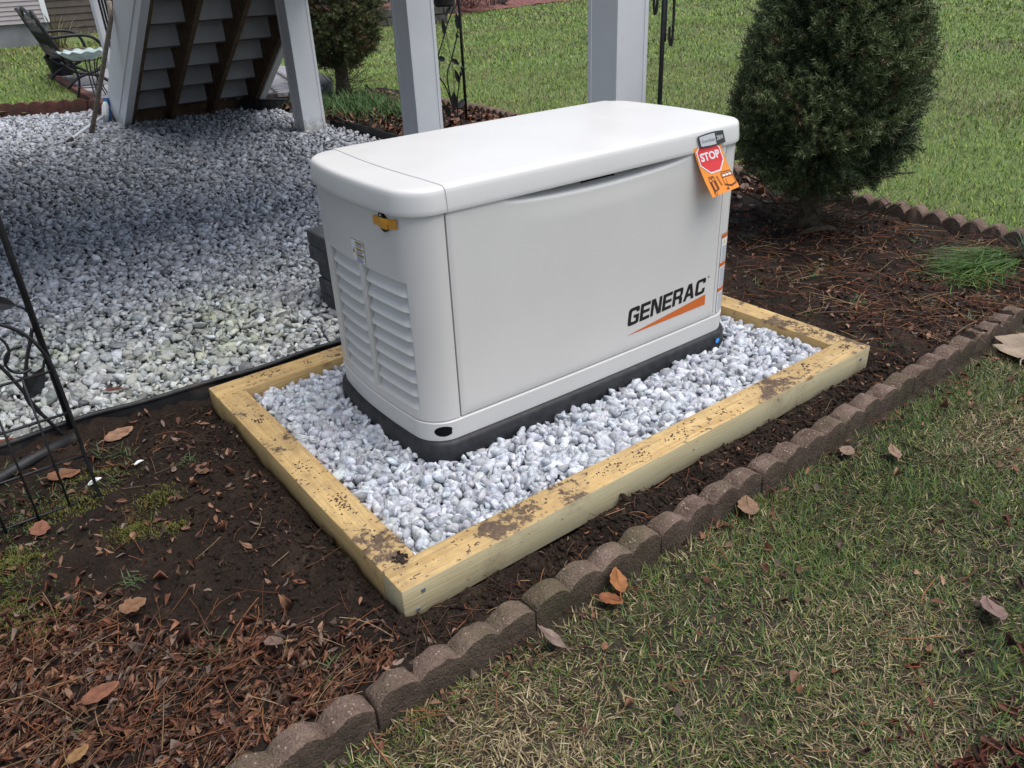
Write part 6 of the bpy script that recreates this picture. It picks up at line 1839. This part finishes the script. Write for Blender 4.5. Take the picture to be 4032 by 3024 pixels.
# thinner litter over the rest of the beds
parts = []
rt = lambda x, y: 0.18 + 0.55 * np.clip(fbm(x, y, 2.2, 62, 3) + 0.25 + 0.5 * sstep(1.9, 2.6, x) * sstep(0.55, 0.2, y), 0, 1)
X, Y = region(3600, 1.8, 3.28, -0.12, 1.28, rt); parts.append(leaves(X, Y, soil_h, 0.010, 0.032, 0.45, thin=(0.15, 0.7)))
X, Y = region(2200, 1.8, 3.28, -0.12, 1.28, rt); parts.append(stems_(X, Y, soil_h, 0.05, 0.20, 0.0012, TWIG, 0.008))
X, Y = region(420, -0.7, 0.0, 0.55, 1.28, lambda x, y: 0.5 + 0 * x); parts.append(leaves(X, Y, soil_h, 0.008, 0.030, 0.45, thin=(0.2, 0.7)))
X, Y = region(260, 0.0, 1.9, -0.12, -0.01, lambda x, y: 0.5 + 0 * x); parts.append(leaves(X, Y, soil_h, 0.008, 0.022, 0.4, thin=(0.2, 0.6)))
X, Y = region(260, 0.0, 1.9, -0.12, -0.01, lambda x, y: 0.5 + 0 * x); parts.append(stems_(X, Y, soil_h, 0.02, 0.08, 0.0008, TWIG))
X, Y = region(4200, 2.6, 3.7, 1.3, 7.0, lambda x, y: 0.6 + 0 * x); parts.append(leaves(X, Y, soil_h, 0.025, 0.07, 0.35))
V, F, Cc = merge(parts)
np_obj('bed_litter', V, F, MAT['litter'], Cc, kind='stuff', label='scattered dry leaves and twigs on the soil beside the spruce', cat='leaf litter')
# litter on the near lawn along the edgers, and a few crumbs in the grass
parts = []
ed = lambda x, y: np.clip(np.exp(-np.abs(y + 0.22) / 0.035) * 0.8 + 0.07, 0, 1)
X, Y = rng.uniform(-0.5, 3.2, 3400), rng.uniform(-1.0, -0.205, 3400); k = (rng.random(3400) < ed(X, Y)) & lawn_ok(X, Y); X, Y = X[k], Y[k]
parts.append(leaves(X, Y, lambda a, b: lawn_h(a, b) + 0.008, 0.010, 0.030, 0.4, thin=(0.3, 0.8)))
X, Y = rng.uniform(-0.5, 3.2, 1500), rng.uniform(-1.0, -0.205, 1500); k = (rng.random(1500) < ed(X, Y)) & lawn_ok(X, Y); X, Y = X[k], Y[k]
parts.append(stems_(X, Y, lambda a, b: lawn_h(a, b) + 0.008, 0.03, 0.13, 0.0011, TWIG))
V, F, Cc = merge(parts)
np_obj('lawn_litter', V, F, MAT['litter'], Cc, kind='stuff', label='dry leaf scraps and stalks in the grass along the edgers', cat='leaf litter')
# red bark chips at the bottom right corner
X, Y = rng.uniform(0.35, 1.5, 2400), rng.uniform(-1.25, -0.75, 2400)
k = ((X - 0.60) * 0.35 + (Y + 0.945) < 0.05 + 0.09 * fbm(X, Y, 5, 12, 2)) | (rng.random(2400) < 0.05); X, Y = X[k], Y[k]; n_ = len(X)
v0 = MB(); v0.box((0, 0, 0), (1, 0.32, 0.14), bev=0.03)
CV = np.array(v0.V); CF = np.array([t for f in v0.F for t in ([f] if len(f) == 3 else [(f[0], f[1], f[2]), (f[0], f[2], f[3])])])
s = rng.uniform(0.012, 0.038, n_)
V, F, Cc = inst(CV, CF, np.stack([X, Y, lawn_h(X, Y) + 0.008 + rng.uniform(0, 0.008, n_)], 1), rand_rot(n_, 0.25), np.stack([s, s * rng.uniform(0.6, 1.4, n_), s], 1), np.array([(0.26, 0.075, 0.042), (0.20, 0.06, 0.035), (0.30, 0.13, 0.08), (0.13, 0.07, 0.05)])[rng.integers(0, 4, n_)] * rng.uniform(0.6, 1.2, (n_, 1)))
np_obj('bark_chips', V, F, MAT['litter'], Cc, kind='stuff', label='reddish bark chips in the bottom right corner', cat='bark chips')
v, f, c = pebbles(np.array([[0, 0, 0.02]]), np.array([0.07]), np.array([[0.05, 0.05, 0.05]]), 3, 8, (0.6, 0.7), 0.6, 0.2)
o = np_obj('stone', v, f, mottled('dark_stone', (0.035, 0.035, 0.028), (0.07, 0.068, 0.055), 14, 0.85, 0.4, 60, 0.006), smooth=True, label='dark mossy stone at the right edge among the bark chips', cat='stone'); o.location = (0.98, -0.945, 0)

# single fallen leaves one can point at
def big_leaf(loc, size, rz, tilt, colr, label, curl=0.5, wid=0.9, lobes=0):
    nu_, nv_ = 16, 6; V = []; F = []
    for i in range(nu_ + 1):
        t = i / nu_
        w = 0.5 * wid * (math.sin(math.pi * min(1, t * 0.98 + 0.01) ** 0.8)) ** 0.75
        if lobes: w *= 0.72 + 0.42 * abs(math.sin(lobes * math.pi * t + 0.4))
        w *= 1 + 0.08 * math.sin(23 * t)
        for j in range(nv_ + 1):
            v = (j / nv_ - 0.5) * 2
            V.append((t - 0.5, v * w, 0.10 * curl * v * v * w * 2 + 0.16 * curl * (t - 0.5) ** 2 + 0.025 * math.sin(7 * t + 2 * v) * curl + 0.012 * math.cos(9 * v)))
    for i in range(nu_):
        for j in range(nv_):
            a = i * (nv_ + 1) + j; F.append((a, a + 1, a + nv_ + 2, a + nv_ + 1))
    mb = MB(); mb.add(np.array(V) * size, F)
    mb.tube(np.array([(-0.5, 0, 0.02), (-0.62, 0.03, 0.03), (-0.75, 0.02, 0.0)]) * size, 0.0009 + size * 0.008, 5)
    mb.tube(np.array([(-0.5, 0, 0.045 * curl + 0.004), (0, 0, 0.014), (0.45, 0, 0.035 * curl + 0.012)]) * size, 0.0004 + size * 0.004, 4)
    nm = 'leaf_%02d' % len([m for m in bpy.data.materials if m.name.startswith('leaf_')])
    o = mb.build('fallen_leaf', mottled(nm, tuple(x * 0.42 for x in colr), tuple(x * 0.75 for x in colr), 35 / max(size * 10, 0.4), 0.7, 0.4, 120, 0.002, 0.3, world=False), None, True, label=label, cat='leaf')
    o.location = loc; o.rotation_euler = (tilt[0], tilt[1], rz)
    return o
big_leaf((0.425, -0.222, 0.030), 0.062, 1.0, (0.5, -0.35), (0.42, 0.17, 0.055), 'bright orange-brown leaf leaning on the front edgers', 0.8, 0.75)
big_leaf((0.385, -0.243, 0.012), 0.055, -0.9, (0.1, 0.1), (0.34, 0.12, 0.045), 'curled russet leaf lying below the bright orange-brown leaf', 0.9, 0.6)
big_leaf((2.33, -0.275, 0.012), 0.23, 0.35, (0.03, 0.0), (0.46, 0.35, 0.25), 'largest pale tan leaf by the edgers at the right edge', 0.25, 0.80, 2)
big_leaf((0.885, -0.225, 0.014), 0.085, 0.75, (0.08, 0.05), (0.33, 0.20, 0.12), 'flat tan-brown leaf on the grass below the middle edgers', 0.4, 0.62)
big_leaf((1.385, -0.335, 0.016), 0.070, 0.75, (0.25, 0.0), (0.36, 0.23, 0.15), 'pale folded leaf on the grass away from the edgers', 0.7, 0.5)
big_leaf((1.30, -0.245, 0.012), 0.058, 0.2, (0.1, 0.1), (0.33, 0.22, 0.16), 'greyish pink leaf on bare soil below the edgers', 0.5, 0.7)
big_leaf((0.205, -0.250, 0.022), 0.075, 2.0, (0.3, -0.5), (0.30, 0.21, 0.17), 'grey curled leaf standing against the second edger', 1.0, 0.45)
big_leaf((-0.150, 0.835, 0.045), 0.060, 0.6, (0.2, 0.1), (0.24, 0.12, 0.075), 'brown leaf on the dark soil left of the frame', 0.8, 0.8, 3)
big_leaf((-0.228, 1.52, 0.045), 0.060, 0.3, (0.1, 0.3), (0.22, 0.085, 0.05), 'reddish brown leaf lying on the old gravel near the edging strip', 0.7, 0.5)
big_leaf((-0.290, 1.20, 0.045), 0.090, 0.3, (0.15, 0.0), (0.42, 0.24, 0.15), 'light tan leaf beside the edging strip right of the trellis', 0.5, 0.6)
big_leaf((-0.470, 1.08, 0.040), 0.085, 0.1, (0.1, 0.2), (0.30, 0.14, 0.075), 'brown leaf behind the wire border fence', 0.6, 0.6, 2)
big_leaf((-0.57, 0.845, 0.045), 0.065, 1.2, (0.2, 0.0), (0.33, 0.14, 0.09), 'russet leaf at the foot of the wire border fence', 0.6, 0.7, 3)
big_leaf((-0.575, 1.39, 0.040), 0.075, 0.9, (0.2, 0.2), (0.25, 0.09, 0.05), 'dark red-brown leaf on gravel behind the leafy trellis', 0.8, 0.6)
big_leaf((-0.575, 0.165, 0.065), 0.070, 0.1, (0.05, 0.0), (0.30, 0.125, 0.07), 'broad orange-tan leaf in the near left litter', 0.3, 0.55)
big_leaf((-0.640, 0.04, 0.070), 0.046, 0.6, (0.2, 0.2), (0.36, 0.20, 0.08), 'small yellow-brown leaf at the bottom left', 0.5, 0.5)
big_leaf((-0.46, 0.385, 0.055), 0.058, 0.2, (0.1, 0.1), (0.30, 0.155, 0.085), 'yellow-brown leaf in the middle of the near left litter', 0.5, 0.8, 3)
big_leaf((-0.185, 0.435, 0.040), 0.055, 1.9, (0.3, 0.0), (0.36, 0.20, 0.12), 'curled tan leaf on bare soil left of the frame', 1.3, 0.3)
big_leaf((0.975, -0.785, 0.02), 0.075, 0.8, (0.3, 0.1), (0.30, 0.19, 0.16), 'crumpled grey-pink leaf by the bark chips at the right edge', 0.9, 0.7)
big_leaf((2.20, 0.44, 0.055), 0.050, 1.8, (0.9, 0.2), (0.34, 0.15, 0.085), 'small brown leaf standing on the soil behind the right timber', 0.6, 0.6)
big_leaf((-0.265, 0.07, 0.068), 0.046, 1.5, (0.2, 0.3), (0.26, 0.17, 0.13), 'pinkish brown leaf beside the first edger', 0.7, 0.8)
# white scraps on the soil
mb = MB(); leaf_solid(mb, (-0.02, 0, 0.004), (0.02, 0.006, 0.010), 0.012, (0.2, 0.1, 1)); o = mb.build('white_scrap', MAT['white_print'], None, label='white shell-like scrap on the mossy soil by the fence panel', cat='scrap'); o.location = (-0.41, 0.985, 0.03)
mb = MB(); leaf_solid(mb, (-0.014, 0, 0.002), (0.014, 0.004, 0.004), 0.006, (0.1, 0.1, 1)); o = mb.build('white_scrap', MAT['white_print'], None, label='small white scrap on the soil right of the shell-like one', cat='scrap'); o.location = (-0.285, 1.01, 0.03)
if False: print('TRIS', sum(sum(len(p.vertices) - 2 for p in o.data.polygons) if len(o.data.polygons) < 5000 else len(o.data.loop_triangles) or len(o.data.loops) - 2 * len(o.data.polygons) for o in scene.objects if o.type == 'MESH'), 'OBJ', len(scene.objects))
